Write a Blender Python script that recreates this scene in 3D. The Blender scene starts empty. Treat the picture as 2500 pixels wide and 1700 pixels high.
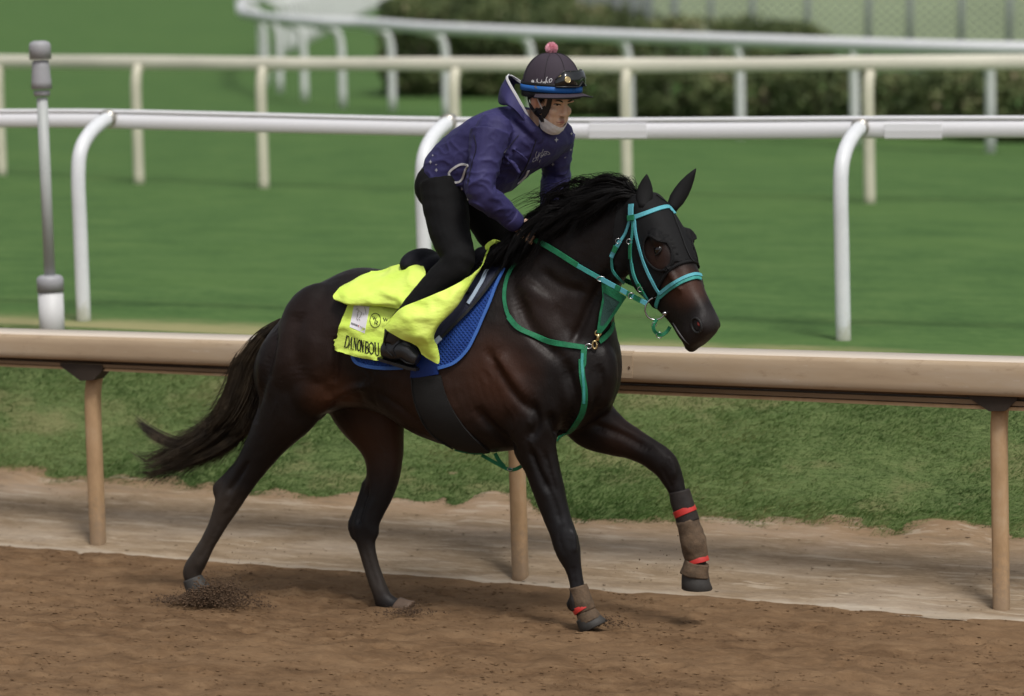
import bpy, bmesh, math, random
import numpy as np
from mathutils import Vector, Matrix, noise as mnoise
from mathutils.bvhtree import BVHTree

scene = bpy.context.scene
col = scene.collection
R = math.radians
rng = random.Random(7)
nrng = np.random.default_rng(7)

# ------------------------------------------------------------------ camera
F = 8800.0                      # focal length in pixels of the 2500 px wide photograph
CAM_H = 2.85
PITCH = math.atan(968.0 / F)
cam_data = bpy.data.cameras.new('camera')
cam = bpy.data.objects.new('camera', cam_data)
col.objects.link(cam)
cam.location = (0, 0, CAM_H)
cam.rotation_euler = (R(90) - PITCH, 0, 0)
cam_data.sensor_fit = 'HORIZONTAL'
cam_data.sensor_width = 36.0
cam_data.lens = 36.0 * F / 2500.0
cam_data.clip_start = 0.1
cam_data.clip_end = 3000
cam_data.dof.use_dof = True
cam_data.dof.focus_distance = 15.0
cam_data.dof.aperture_fstop = 2.0
scene.camera = cam

# ------------------------------------------------------------------ light (bright overcast)
SUN_EL, SUN_AZ = R(60), R(158)          # azimuth measured from +Y towards +X
world = bpy.data.worlds.new('World')
scene.world = world
world.use_nodes = True
wn = world.node_tree
wn.nodes.clear()
w_out = wn.nodes.new('ShaderNodeOutputWorld')
w_bg = wn.nodes.new('ShaderNodeBackground')
w_hs = wn.nodes.new('ShaderNodeHueSaturation')
w_sky = wn.nodes.new('ShaderNodeTexSky')
w_sky.sky_type = 'NISHITA'
w_sky.sun_disc = False
w_sky.sun_elevation = SUN_EL
w_sky.sun_rotation = SUN_AZ
w_sky.air_density = 1.0
w_sky.dust_density = 4.0
w_sky.ozone_density = 1.0
w_hs.inputs['Saturation'].default_value = 0.25
w_bg.inputs['Strength'].default_value = 0.085
wn.links.new(w_sky.outputs[0], w_hs.inputs['Color'])
wn.links.new(w_hs.outputs[0], w_bg.inputs['Color'])
wn.links.new(w_bg.outputs[0], w_out.inputs['Surface'])

sun_data = bpy.data.lights.new('sun', 'SUN')
sun_data.energy = 1.5
sun_data.angle = R(14)
sun_data.color = (1.0, 0.965, 0.91)
sun = bpy.data.objects.new('sun', sun_data)
col.objects.link(sun)
sdir = Vector((math.sin(SUN_AZ) * math.cos(SUN_EL), math.cos(SUN_AZ) * math.cos(SUN_EL), math.sin(SUN_EL)))
sun.rotation_euler = sdir.to_track_quat('Z', 'Y').to_euler()
sun.location = (-6, 6, 20)

vs = scene.view_settings
vs.view_transform = 'Standard'
vs.look = 'None'
vs.exposure = 0.42
vs.gamma = 1.0
vs.use_curve_mapping = False

# ------------------------------------------------------------------ pixels -> places
CAM = Vector((0, 0, CAM_H))
RIGHT = Vector((1, 0, 0))
UPV = Vector((0, math.sin(PITCH), math.cos(PITCH)))
FWD = Vector((0, math.cos(PITCH), -math.sin(PITCH)))
K = 2500.0 / 2324.0             # most pixel numbers below were read off a 2324 px wide view


def ray(x, y):
    """direction of a pixel of the 2324 px view"""
    return (RIGHT * ((x * K - 1250) / F) + UPV * ((850 - y * K) / F) + FWD).normalized()


def on_z(x, y, z=0.0):
    d = ray(x, y)
    return CAM + d * ((z - CAM_H) / d.z)


def on_plane(x, y, p0, nrm):
    d = ray(x, y)
    return CAM + d * ((p0 - CAM).dot(nrm) / d.dot(nrm))


def at_dist(x, y, dist):
    d = ray(x, y)
    return CAM + d * (dist / d.y)


def to_px(p):
    q = p - CAM
    z = q.dot(FWD)
    return ((1250 + F * q.dot(RIGHT) / z) / K, (850 - F * q.dot(UPV) / z) / K)


# the tan rail's feet give the direction of the track
RA, RB = on_z(223, 1241), on_z(2273, 1390)
TD = (RB - RA); TD.z = 0; TD.normalize()        # along the track, to the right and towards us
TN = Vector((TD.y, -TD.x, 0))                   # across the track, towards the camera
if TN.y > 0:
    TN = -TN
RM = (RA + RB) / 2
UP = Vector((0, 0, 1))
ANG = math.atan2(TD.y, TD.x)
TRACK = Matrix.Translation(RM) @ Matrix.Rotation(ANG, 4, 'Z')   # local x along, local y away from us
TRACK_I = TRACK.inverted()
TURF_Z = 0.85

# ------------------------------------------------------------------ object helpers


def link(o, parent=None):
    col.objects.link(o)
    if parent is not None:
        o.parent = parent
        o.matrix_parent_inverse = Matrix.Translation(parent.location).inverted()
    return o


def tag(o, label=None, cat=None, group=None, kind=None):
    if label: o['label'] = label
    if cat: o['category'] = cat
    if group: o['group'] = group
    if kind: o['kind'] = kind
    return o


def thing(name, label, cat, loc, group=None):
    o = bpy.data.objects.new(name, None)
    o.empty_display_size = 0.1
    o.location = loc
    col.objects.link(o)
    return tag(o, label, cat, group)


def mesh_obj(name, verts, faces, mat=None, parent=None, smooth=True, matrix=None):
    me = bpy.data.meshes.new(name)
    me.from_pydata([tuple(v) for v in verts], [], [tuple(f) for f in faces])
    me.update()
    if mat: me.materials.append(mat)
    if smooth:
        me.polygons.foreach_set('use_smooth', [True] * len(me.polygons))
    o = bpy.data.objects.new(name, me)
    link(o, parent)
    if matrix is not None:
        o.matrix_world = matrix
    return o


class MB:
    """collects shapes, then builds ONE mesh object"""
    def __init__(self):
        self.v = []; self.f = []

    def add(self, v, f):
        b = len(self.v)
        self.v += [Vector(p) for p in v]
        self.f += [tuple(i + b for i in q) for q in f]
        return self

    def loft(self, rings, closed=True, caps=True):
        n = len(rings[0])
        v = [p for r in rings for p in r]
        f = []
        m = n if closed else n - 1
        for i in range(len(rings) - 1):
            for j in range(m):
                a, b = i * n + j, i * n + (j + 1) % n
                f.append((a, b, b + n, a + n))
        if caps and closed:
            f.append(tuple(range(n))[::-1])
            f.append(tuple((len(rings) - 1) * n + j for j in range(n)))
        return self.add(v, f)

    def box(self, c, ax, ay, az):
        c = Vector(c)
        v = [c + ax * i + ay * j + az * k for i in (-1, 1) for j in (-1, 1) for k in (-1, 1)]
        return self.add(v, [(0, 1, 3, 2), (4, 6, 7, 5), (0, 4, 5, 1), (2, 3, 7, 6), (0, 2, 6, 4), (1, 5, 7, 3)])

    def tube(self, pts, rad, seg=12, lat=None, latf=1.0, power=2.0):
        """tapered tube; lat = direction of the second axis, latf its factor (or list)"""
        pts = [Vector(p) for p in pts]
        n = len(pts)
        if not hasattr(rad, '__len__'): rad = [rad] * n
        if not hasattr(latf, '__len__'): latf = [latf] * n
        rings = []
        prev = None
        for i, p in enumerate(pts):
            t = (pts[min(i + 1, n - 1)] - pts[max(i - 1, 0)]).normalized()
            if lat is not None:
                e2 = (lat - t * lat.dot(t)).normalized()
            else:
                if prev is None:
                    prev = Vector((0, 0, 1)) if abs(t.z) < .9 else Vector((1, 0, 0))
                e2 = (prev - t * prev.dot(t)).normalized()
                prev = e2
            e1 = t.cross(e2)
            ring = []
            for k in range(seg):
                a = 2 * math.pi * k / seg
                c, s = math.cos(a), math.sin(a)
                if power != 2.0:
                    c = math.copysign(abs(c) ** (2 / power), c); s = math.copysign(abs(s) ** (2 / power), s)
                ring.append(p + e1 * (c * rad[i]) + e2 * (s * rad[i] * latf[i]))
            rings.append(ring)
        return self.loft(rings)

    def ell(self, c, ax, ay, az, u=16, w=10):
        c = Vector(c)
        v = [c - az]
        for i in range(1, w):
            th = math.pi * i / w
            for j in range(u):
                a = 2 * math.pi * j / u
                v.append(c - az * math.cos(th) + ax * (math.sin(th) * math.cos(a)) + ay * (math.sin(th) * math.sin(a)))
        v.append(c + az)
        f = []
        for j in range(u):
            f.append((0, 1 + (j + 1) % u, 1 + j))
        for i in range(w - 2):
            for j in range(u):
                a = 1 + i * u + j; b = 1 + i * u + (j + 1) % u
                f.append((a, b, b + u, a + u))
        last = len(v) - 1
        for j in range(u):
            f.append((last, 1 + (w - 2) * u + j, 1 + (w - 2) * u + (j + 1) % u))
        return self.add(v, f)

    def build(self, name, mat=None, parent=None, smooth=True, matrix=None):
        return mesh_obj(name, self.v, self.f, mat, parent, smooth, matrix)

    def bvh(self):
        return BVHTree.FromPolygons([tuple(v) for v in self.v], self.f)


def catmull(pts, per=6):
    """smooth curve through vectors / tuples"""
    P = [np.array(p, float) for p in pts]
    out = []
    n = len(P)
    for i in range(n - 1):
        p0 = P[i - 1] if i > 0 else 2 * P[0] - P[1]
        p1, p2 = P[i], P[i + 1]
        p3 = P[i + 2] if i + 2 < n else 2 * P[-1] - P[-2]
        for k in range(per):
            t = k / per
            out.append(.5 * ((2 * p1) + (-p0 + p2) * t + (2 * p0 - 5 * p1 + 4 * p2 - p3) * t * t + (-p0 + 3 * p1 - 3 * p2 + p3) * t ** 3))
    out.append(P[-1])
    return out


def remeshed(mb, voxel, smooth_iter, factor=.5):
    """one continuous surface out of overlapping volumes: (verts, faces)"""
    tmp = mb.build('tmp')
    m = tmp.modifiers.new('r', 'REMESH')
    m.mode = 'VOXEL'; m.voxel_size = voxel; m.use_smooth_shade = True
    if smooth_iter:
        s = tmp.modifiers.new('s', 'SMOOTH'); s.factor = factor; s.iterations = smooth_iter
    dg = bpy.context.evaluated_depsgraph_get()
    ev = tmp.evaluated_get(dg)
    me = bpy.data.meshes.new_from_object(ev)
    v = [x.co.copy() for x in me.vertices]
    f = [tuple(p.vertices) for p in me.polygons]
    bpy.data.meshes.remove(me)
    bpy.data.objects.remove(tmp)
    return v, f


def vnormals(v, f):
    V = np.array([tuple(p) for p in v]); N = np.zeros_like(V)
    Fq = np.array([q if len(q) == 4 else (q[0], q[1], q[2], q[2]) for q in f])
    d1 = V[Fq[:, 2]] - V[Fq[:, 0]]; d2 = V[Fq[:, 3]] - V[Fq[:, 1]]
    fn = np.cross(d1, d2)
    for k in range(4):
        np.add.at(N, Fq[:, k], fn)
    N /= np.linalg.norm(N, axis=1, keepdims=True) + 1e-12
    return V, N


def solid(verts, faces, thick):
    """give an open sheet real thickness (towards minus its normals), closed all round"""
    V, N = vnormals(verts, faces)
    n = len(V)
    v = [Vector(p) for p in V] + [Vector(p - q * thick) for p, q in zip(V, N)]
    f = [tuple(q) for q in faces] + [tuple(i + n for i in q)[::-1] for q in faces]
    cnt = {}
    for q in faces:
        for i in range(len(q)):
            a, b = q[i], q[(i + 1) % len(q)]
            cnt[(a, b)] = 1
    for (a, b) in cnt:
        if (b, a) not in cnt:           # rim with vertices of its own, so that edges stay crisp
            k = len(v)
            v += [v[b].copy(), v[a].copy(), v[a + n].copy(), v[b + n].copy()]
            f.append((k, k + 1, k + 2, k + 3))
    return v, f


# ------------------------------------------------------------------ materials
MATS = {}


class NT:
    def __init__(self, name):
        self.m = bpy.data.materials.new(name)
        self.m.use_nodes = True
        self.t = self.m.node_tree
        self.b = self.t.nodes['Principled BSDF']
        self.co = self.n('ShaderNodeTexCoord').outputs['Object']

    def n(self, typ, **kw):
        x = self.t.nodes.new(typ)
        for k, v in kw.items(): setattr(x, k, v)
        return x

    def l(self, a, b): self.t.links.new(a, b)

    def mapping(self, scale=(1, 1, 1), rot=(0, 0, 0), src=None):
        x = self.n('ShaderNodeMapping')
        x.inputs['Scale'].default_value = scale
        x.inputs['Rotation'].default_value = rot
        self.l(src or self.co, x.inputs['Vector'])
        return x.outputs[0]

    def noise(self, scale, detail=4, rough=.55, vec=None):
        x = self.n('ShaderNodeTexNoise')
        x.inputs['Scale'].default_value = scale
        x.inputs['Detail'].default_value = detail
        x.inputs['Roughness'].default_value = rough
        self.l(vec or self.co, x.inputs['Vector'])
        return x.outputs['Fac']

    def ramp(self, fac, stops):
        x = self.n('ShaderNodeValToRGB')
        e = x.color_ramp.elements
        e[0].position, e[0].color = stops[0][0], (*stops[0][1], 1)
        e[1].position, e[1].color = stops[-1][0], (*stops[-1][1], 1)
        for p, c in stops[1:-1]:
            k = e.new(p); k.color = (*c, 1)
        self.l(fac, x.inputs[0])
        return x.outputs[0]

    def mix(self, fac, a, b, blend='MIX'):
        x = self.n('ShaderNodeMix', data_type='RGBA', blend_type=blend)
        for sock, val in ((0, fac), (6, a), (7, b)):
            if isinstance(val, (tuple, list)): x.inputs[sock].default_value = (*val, 1)
            elif isinstance(val, (int, float)): x.inputs[sock].default_value = val
            else: self.l(val, x.inputs[sock])
        return x.outputs[2]

    def math(self, op, a, b=0.0, clamp=False):
        x = self.n('ShaderNodeMath', operation=op, use_clamp=clamp)
        for i, val in enumerate((a, b)):
            if isinstance(val, (int, float)): x.inputs[i].default_value = val
            else: self.l(val, x.inputs[i])
        return x.outputs[0]

    def map(self, v, a, b, c=0.0, d=1.0):
        x = self.n('ShaderNodeMapRange')
        x.interpolation_type = 'SMOOTHSTEP'
        for i, val in enumerate((v, a, b, c, d)):
            if isinstance(val, (int, float)): x.inputs[i].default_value = val
            else: self.l(val, x.inputs[i])
        return x.outputs[0]

    def bump(self, h, strength=.3, dist=.01):
        x = self.n('ShaderNodeBump')
        x.inputs['Strength'].default_value = strength
        x.inputs['Distance'].default_value = dist
        self.l(h, x.inputs['Height'])
        self.l(x.outputs[0], self.b.inputs['Normal'])

    def set(self, **kw):
        for k, v in kw.items():
            k = k.replace('_', ' ')
            s = self.b.inputs[k]
            if isinstance(v, tuple) and len(v) == 3: v = (*v, 1)
            if hasattr(v, 'links') or hasattr(v, 'is_linked'): self.l(v, s)
            else: s.default_value = v
        return self


def simple(name, c, rough=.6, var=.12, scale=8.0, bump=.0, bscale=60.0, bdist=.003, metal=0.0, spec=.5, stretch=(1, 1, 1), **kw):
    if name in MATS: return MATS[name]
    t = NT(name)
    vec = t.mapping(stretch)
    f = t.noise(scale, 5, .6, vec)
    lo = tuple(x * (1 - var) for x in c); hi = tuple(min(1, x * (1 + var)) for x in c)
    t.set(Base_Color=t.ramp(f, [(.3, lo), (.7, hi)]), Roughness=rough, Metallic=metal, Specular_IOR_Level=spec)
    if bump:
        t.bump(t.noise(bscale, 4, .6, vec), bump, bdist)
    t.set(**kw)
    MATS[name] = t.m
    return t.m

# ================================================================== ground
def fbm(x, y, seed=0, octaves=4, sx=1.0, sy=1.0):
    """value noise on numpy arrays, about -1..1"""
    r = np.random.default_rng(seed)
    tab = r.random((256, 256)) * 2 - 1
    out = np.zeros_like(x); amp = 1.0; tot = 0
    X = x * sx; Y = y * sy
    for o in range(octaves):
        xi = np.floor(X).astype(int); yi = np.floor(Y).astype(int)
        fx = X - xi; fy = Y - yi
        fx = fx * fx * (3 - 2 * fx); fy = fy * fy * (3 - 2 * fy)
        a = tab[xi % 256, yi % 256]; b = tab[(xi + 1) % 256, yi % 256]
        c = tab[xi % 256, (yi + 1) % 256]; d = tab[(xi + 1) % 256, (yi + 1) % 256]
        out += amp * ((a * (1 - fx) + b * fx) * (1 - fy) + (c * (1 - fx) + d * fx) * fy)
        tot += amp; amp *= .5; X = X * 2.03 + 17.1; Y = Y * 2.03 + 5.3
    return out / tot


def axis(lo, hi, dlo, dhi, fine, grow=1.35):
    """coordinates, fine between dlo and dhi and growing outside"""
    a = list(np.arange(dlo, dhi + fine / 2, fine))
    st = fine
    while a[-1] < hi:
        st *= grow; a.append(min(hi, a[-1] + st))
    st = fine
    while a[0] > lo:
        st *= grow; a.insert(0, max(lo, a[0] - st))
    return np.array(a)


def sheet(name, xs, ys, zf, mat, label=None, cat=None):
    X, Y = np.meshgrid(xs, ys)
    X2, Y2, Z = zf(X.copy(), Y.copy())
    nx, ny = len(xs), len(ys)
    v = np.stack([X2.ravel(), Y2.ravel(), Z.ravel()], 1)
    idx = np.arange(nx * ny).reshape(ny, nx)
    f = np.stack([idx[:-1, :-1], idx[:-1, 1:], idx[1:, 1:], idx[1:, :-1]], -1).reshape(-1, 4)
    o = mesh_obj(name, v.tolist(), f.tolist(), mat, None, True, TRACK)
    o['kind'] = 'structure'
    return o


# --- materials of the ground (local x runs along the track)
t = NT('harrowed_dirt')
st = t.mapping((.62, 1, 1))
big = t.noise(1.6, 4, .6, t.mapping((.35, 1, 1)))
mid = t.noise(9, 5, .68, st)
fine = t.noise(46, 4, .8, st)
c1 = t.ramp(mid, [(.34, (.058, .030, .013)), (.50, (.150, .086, .043)), (.66, (.245, .155, .084))])
c2 = t.ramp(fine, [(.3, (.090, .051, .026)), (.7, (.205, .128, .070))])
cc = t.mix(.5, c1, c2)
cc = t.mix(t.map(big, .35, .7, 0, .45), cc, (.24, .152, .084))
t.set(Base_Color=cc, Roughness=.95, Specular_IOR_Level=.15)
h = t.math('ADD', t.math('MULTIPLY', mid, 1.0), t.math('MULTIPLY', fine, .5))
t.bump(h, .6, .02)
M_DIRT = t.m

t = NT('packed_pale_dirt')
st = t.mapping((.30, 1, 1))
big = t.noise(3.0, 4, .6, st); mid = t.noise(16, 5, .65, st); fine = t.noise(90, 3, .7, st)
cc = t.mix(.5, t.ramp(mid, [(.32, (.155, .106, .062)), (.52, (.275, .205, .132)), (.72, (.39, .315, .228))]),
           t.ramp(fine, [(.3, (.20, .142, .090)), (.7, (.34, .258, .175))]))
sep = t.n('ShaderNodeSeparateXYZ'); t.l(t.co, sep.inputs[0])
edge = t.math('ADD', sep.outputs[1], t.math('MULTIPLY', t.math('SUBTRACT', big, .5), .9))
cc = t.mix(t.map(edge, .42, .72, 0, .75), cc, (.27, .175, .100))
line_ = t.noise(26, 4, .7, t.mapping((.10, 1, 1)))
cc = t.mix(t.map(line_, .50, .66, 0, .65), cc, (.20, .145, .095))
cc = t.mix(t.map(line_, .46, .34, 0, .6), cc, (.44, .37, .285))
cc = t.mix(t.map(big, .45, .7, 0, .25), cc, (.50, .44, .37))
lip_ = t.math('ADD', sep.outputs[1], t.math('MULTIPLY', t.math('SUBTRACT', mid, .5), .06))
cc = t.mix(t.math('MULTIPLY', t.map(lip_, -.095, -.07, 1, 0), .4), cc, (.50, .44, .36))
t.set(Base_Color=cc, Roughness=.95, Specular_IOR_Level=.15)
t.bump(t.math('ADD', mid, t.math('MULTIPLY', fine, .4)), .5, .015)
M_APRON = t.m

t = NT('bank_grass_soil')
st = t.mapping((.35, 1, 1))
big = t.noise(3.2, 4, .6, t.mapping((.5, 1, 1))); mid = t.noise(14, 5, .65, st); fine = t.noise(110, 3, .7, st)
g = t.mix(.5, t.ramp(mid, [(.3, (.060, .105, .030)), (.55, (.115, .175, .052)), (.8, (.20, .235, .09))]),
          t.ramp(fine, [(.3, (.09, .13, .05)), (.7, (.21, .25, .11))]))
g = t.mix(t.map(big, .52, .68, 0, .4), g, (.30, .25, .13))
t.set(Base_Color=g, Roughness=.95, Specular_IOR_Level=.1)
t.bump(t.math('ADD', mid, fine), .7, .02)
M_BANK = t.m

t = NT('mown_turf')
st = t.mapping((.62, 1, 1))
big = t.noise(.55, 3, .6, st); mid = t.noise(2.4, 7, .74, st); fine = t.noise(20, 5, .75, st)
g = t.mix(.5, t.ramp(mid, [(.34, (.036, .086, .022)), (.5, (.072, .142, .038)), (.66, (.124, .202, .060))]),
          t.ramp(fine, [(.35, (.040, .094, .028)), (.65, (.098, .176, .054))]))
g = t.mix(t.map(big, .45, .72, 0, .55), g, (.092, .166, .046))
# dry, yellowish strip where the bank meets the turf
sep = t.n('ShaderNodeSeparateXYZ'); t.l(t.co, sep.inputs[0])
yy = t.math('ADD', sep.outputs[1], t.math('MULTIPLY', t.math('SUBTRACT', mid, .5), 1.1))
dry = t.map(yy, 1.9, 2.5, 1, 0)
g = t.mix(t.math('MULTIPLY', dry, .75), g, (.36, .32, .16))
t.set(Base_Color=g, Roughness=.9, Specular_IOR_Level=.12)
t.bump(t.math('ADD', mid, t.math('MULTIPLY', fine, .7)), .35, .02)
M_TURF = t.m

EDGE_Q = -.10       # harrowed dirt ends here, a hand's breadth in front of the rail's feet


_pr = np.random.default_rng(77)
PRINTS = [(_pr.uniform(-3.4, 3.4), _pr.uniform(-2.6, -.3), _pr.uniform(.045, .075), _pr.uniform(.012, .028)) for _ in range(110)]


def z_dirt(X, Y):
    w = np.clip((6 - np.abs(X)) / 2, 0, 1)
    z = .014 * fbm(X, Y, 3, 4, 2.4, 3.0) + .013 * fbm(X, Y, 5, 3, 7, 8) + .010 * fbm(X, Y, 6, 2, 16, 18)
    near = np.clip((EDGE_Q - Y) / .12, 0, 1)
    for hx_, hy_, hr_, hd_ in PRINTS:       # old hoof prints
        if len(X.shape) == 2 or True:
            d2 = ((X - hx_) ** 2 + ((Y - hy_) * 1.1) ** 2) / hr_ ** 2
            z = z + hd_ * (-np.exp(-d2 * 1.6) + .55 * np.exp(-(np.sqrt(d2) - 1.25) ** 2 * 6))
    z = z * w * (.35 + .65 * near) - .012
    return X, Y, z


sheet('dirt_track', axis(-150, 150, -3.6, 3.6, .022, 1.5), axis(-40, EDGE_Q + .08, -3.6, EDGE_Q + .08, .022, 1.5), z_dirt, M_DIRT)


def foot_q(X):
    return .68 + .09 * fbm(X, X * 0 + 3, 11, 3, 1.3, 1) + .03 * fbm(X, X * 0, 12, 2, 8, 1)


def bank_z(q):
    """height of the ground behind the rail"""
    q = np.asarray(q, float)
    a = np.clip((q - EDGE_Q) / .8, 0, 1)
    ap = .20 * a ** 1.2
    b = np.clip((q - .70) / .98, 0, 1)
    return ap + .65 * (b * b * (3 - 2 * b) * .45 + b * .55)


def z_apron(X, Y):
    w = np.clip((6 - np.abs(X)) / 2, 0, 1)
    z = bank_z(Y) + w * (.010 * fbm(X, Y, 21, 4, 1.6, 5) + .007 * fbm(X, Y, 22, 3, 8, 20))
    lip = np.clip((Y - .45) / .2, 0, 1) * np.clip((.85 - Y) / .1, 0, 1)
    z = z + w * .05 * lip * np.clip(fbm(X, Y, 23, 3, 2.2, 3) + .2, 0, 1)
    z = z + .006 * np.clip((EDGE_Q + .03 - Y) / .05, 0, 1) * -4
    return X, Y, z + .003


sheet('dirt_verge', axis(-150, 150, -4, 4, .025, 1.5), np.arange(EDGE_Q - .06, .93, .025), z_apron, M_APRON)


def z_bank(X, Y):
    w = np.clip((7 - np.abs(X)) / 2, 0, 1)
    z = bank_z(Y) + w * (.030 * fbm(X, Y, 31, 4, 1.5, 2.5) + .012 * fbm(X, Y, 32, 3, 9, 14))
    e = np.clip((Y - foot_q(X)) / .10, -1, 1)
    z = z + .030 * e - .01
    top = np.clip((Y - 1.55) / .15, 0, 1)
    return X, Y, z * (1 - top) + (TURF_Z + .006) * top


sheet('grass_bank', axis(-150, 150, -4.4, 4.4, .03, 1.5), np.arange(.55, 1.721, .03), z_bank, M_BANK)


def z_turf(X, Y):
    w = np.clip((25 - np.abs(X)) / 5, 0, 1) * np.clip((26 - Y) / 6, 0, 1)
    return X, Y, TURF_Z + .012 * w * fbm(X, Y, 41, 3, .8, 1.4)


sheet('turf', axis(-900, 900, -12, 12, .25, 1.4), axis(1.70, 1500, 1.70, 20, .2, 1.25), z_turf, M_TURF)

# --- grass blades on the bank and along its ragged foot
t = NT('grass_blade')
info = t.n('ShaderNodeAttribute', attribute_name='tone')
g = t.ramp(info.outputs['Fac'], [(0, (.050, .110, .026)), (.45, (.105, .190, .048)), (.68, (.175, .245, .078)), (.86, (.30, .30, .13)), (1, (.42, .35, .18))])
t.set(Base_Color=g, Roughness=.7, Specular_IOR_Level=.2)
M_BLADE = t.m


def blades(name, n, xlo, xhi, qlo, qhi, hmin, hmax, width, label, foot=False, seed=1):
    r = np.random.default_rng(seed)
    X = r.uniform(xlo, xhi, n); Q = r.uniform(qlo, qhi, n)
    if foot:
        Q = foot_q(X) + np.abs(r.normal(0, .09, n)) - .03
    patch = fbm(X, Q, 51, 4, 1.6, 3.0) + .25 * fbm(X, Q, 53, 2, 8, 8)
    keep = (patch < .85) & (Q > foot_q(X) - .04)
    X, Q, patch = X[keep], Q[keep], patch[keep]
    n = len(X)
    _, _, Z = z_bank(X, Q)
    if qlo > 1.6:
        _, _, Z = z_turf(X, Q)
    h = r.uniform(hmin, hmax, n) * (1.15 - .7 * np.clip(patch + .2, 0, 1))
    lean = r.normal(2.0, .9, n); side = r.normal(0, .3, n)
    wx = r.uniform(.5, 1, n) * width; wy = r.normal(0, .3, n) * width
    base = np.stack([X, Q, Z - .008], 1)
    wv = np.stack([wx, wy, 0 * wx], 1)
    mid = base + np.stack([lean * h * .35, side * h * .3 - .1 * h, h * .62], 1)
    tip = base + np.stack([lean * h * 1.1, side * h * .8 - .25 * h, h * .95], 1)
    V = np.stack([base - wv, base + wv, mid + wv * .7, mid - wv * .7, tip], 1).reshape(-1, 3)
    i = np.arange(n) * 5
    Fq = np.concatenate([np.stack([i, i + 1, i + 2, i + 3], 1)]).tolist()
    Ft = np.stack([i + 3, i + 2, i + 4], 1).tolist()
    o = mesh_obj(name, V.tolist(), Fq + Ft, M_BLADE, None, False, TRACK)
    tone = np.clip(.40 + .75 * fbm(X, Q, 55, 4, 1.3, 4.0) + r.normal(0, .13, n), 0, 1)
    a = o.data.attributes.new('tone', 'FLOAT', 'FACE')
    a.data.foreach_set('value', np.concatenate([tone, tone]))
    return tag(o, label, 'grass', kind='stuff')


blades('bank_grass', 120000, -4.3, 4.3, .62, 1.60, .014, .030, .0026, 'short green and straw grass covering the bank behind the tan rail', seed=3)
blades('grass_fringe', 9000, -4.3, 4.3, .62, 1.7, .016, .045, .0028, 'ragged fringe of grass where the bank meets the pale dirt', foot=True, seed=4)

# --- loose crumbs of earth on the track
def clods(name, n, f_pos, smin, smax, mat, label, seed=1, kind='stuff', sq=(1.7, 1, .5)):
    r = np.random.default_rng(seed)
    base = np.array([(1, 0, 0), (-1, 0, 0), (0, 1, 0), (0, -1, 0), (0, 0, 1), (0, 0, -1)], float)
    tri = np.array([(0, 2, 4), (2, 1, 4), (1, 3, 4), (3, 0, 4), (2, 0, 5), (1, 2, 5), (3, 1, 5), (0, 3, 5)])
    P = f_pos(r, n)
    n = len(P)
    s = smin + (smax - smin) * r.random(n) ** 3
    V = P[:, None, :] + base[None] * s[:, None, None] * r.uniform(.55, 1.3, (n, 6, 1)) * np.array(sq)
    Fc = (tri[None] + (np.arange(n) * 6)[:, None, None]).reshape(-1, 3)
    o = mesh_obj(name, V.reshape(-1, 3).tolist(), Fc.tolist(), mat, None, False, TRACK)
    return tag(o, label, 'soil', kind=kind)


def pos_track(r, n):
    X = r.uniform(-3.4, 3.4, n); Y = r.uniform(-3.2, EDGE_Q - .02, n)
    k = fbm(X, Y, 61, 3, 2.5, 6) > -.15
    X, Y = X[k], Y[k]
    return np.stack([X, Y, z_dirt(X, Y)[2] + .003], 1)


clods('loose_soil', 12000, pos_track, .002, .008, M_DIRT, 'loose brown crumbs of soil strewn over the harrowed track', 71)


def pos_verge(r, n):
    X = r.uniform(-3.8, 3.8, n); Y = r.uniform(EDGE_Q, .72, n)
    return np.stack([X, Y, z_apron(X, Y)[2] + .002], 1)


clods('verge_crumbs', 900, pos_verge, .002, .008, M_APRON, 'pale dry crumbs of soil on the verge below the tan rail', 72)

# ================================================================== rails
M_TAN = simple('tan_rail_paint', (.42, .315, .212), .75, .16, 2.2, .1, 40, .002, stretch=(.3, .3, 1.6), spec=.25)
t = NT('tan_rail_paint_worn')
n_ = t.noise(2.2, 5, .65, t.mapping((.4, .4, 2.0))); n2 = t.noise(22, 5, .75, t.mapping((.35, .35, 1)))
c_ = t.ramp(n_, [(.3, (.36, .265, .175)), (.5, (.42, .318, .214)), (.72, (.46, .375, .285))])
c_ = t.mix(t.map(n2, .56, .72, 0, .55), c_, (.27, .19, .12))
c_ = t.mix(t.map(n2, .40, .28, 0, .35), c_, (.56, .49, .41))
t.set(Base_Color=c_, Roughness=.7, Specular_IOR_Level=.3)
t.bump(n2, .12, .003)
M_TAN = t.m
M_TANTOP = simple('skylit_rail_top', (.66, .57, .47), .5, .08, 3, stretch=(.25, 1, 1))  # paler tan: the skylight on the rail's top face is painted in
M_TANDARK = simple('rail_underside_wood', (.115, .065, .030), .7, .15, 5, stretch=(.2, 1, 1))
M_TANMID = simple('brown_rail_trim', (.20, .13, .072), .7, .15, 5, stretch=(.2, 1, 1))
t = NT('tan_post_paint')
g_ = t.n('ShaderNodeNewGeometry'); sz = t.n('ShaderNodeSeparateXYZ'); t.l(g_.outputs['Position'], sz.inputs[0])
n_ = t.noise(9, 5, .7, t.mapping((1, 1, .5))); n2 = t.noise(40, 4, .7)
c_ = t.ramp(n_, [(.3, (.36, .235, .125)), (.55, (.47, .31, .175)), (.75, (.52, .375, .24))])
low = t.map(t.math('ADD', sz.outputs[2], t.math('MULTIPLY', t.math('SUBTRACT', n2, .5), -.6)), .02, .30, .75, 0)
c_ = t.mix(low, c_, (.30, .22, .15))
t.set(Base_Color=c_, Roughness=.7, Specular_IOR_Level=.25)
t.bump(n2, .2, .004)
M_TANPOST = t.m
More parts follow.
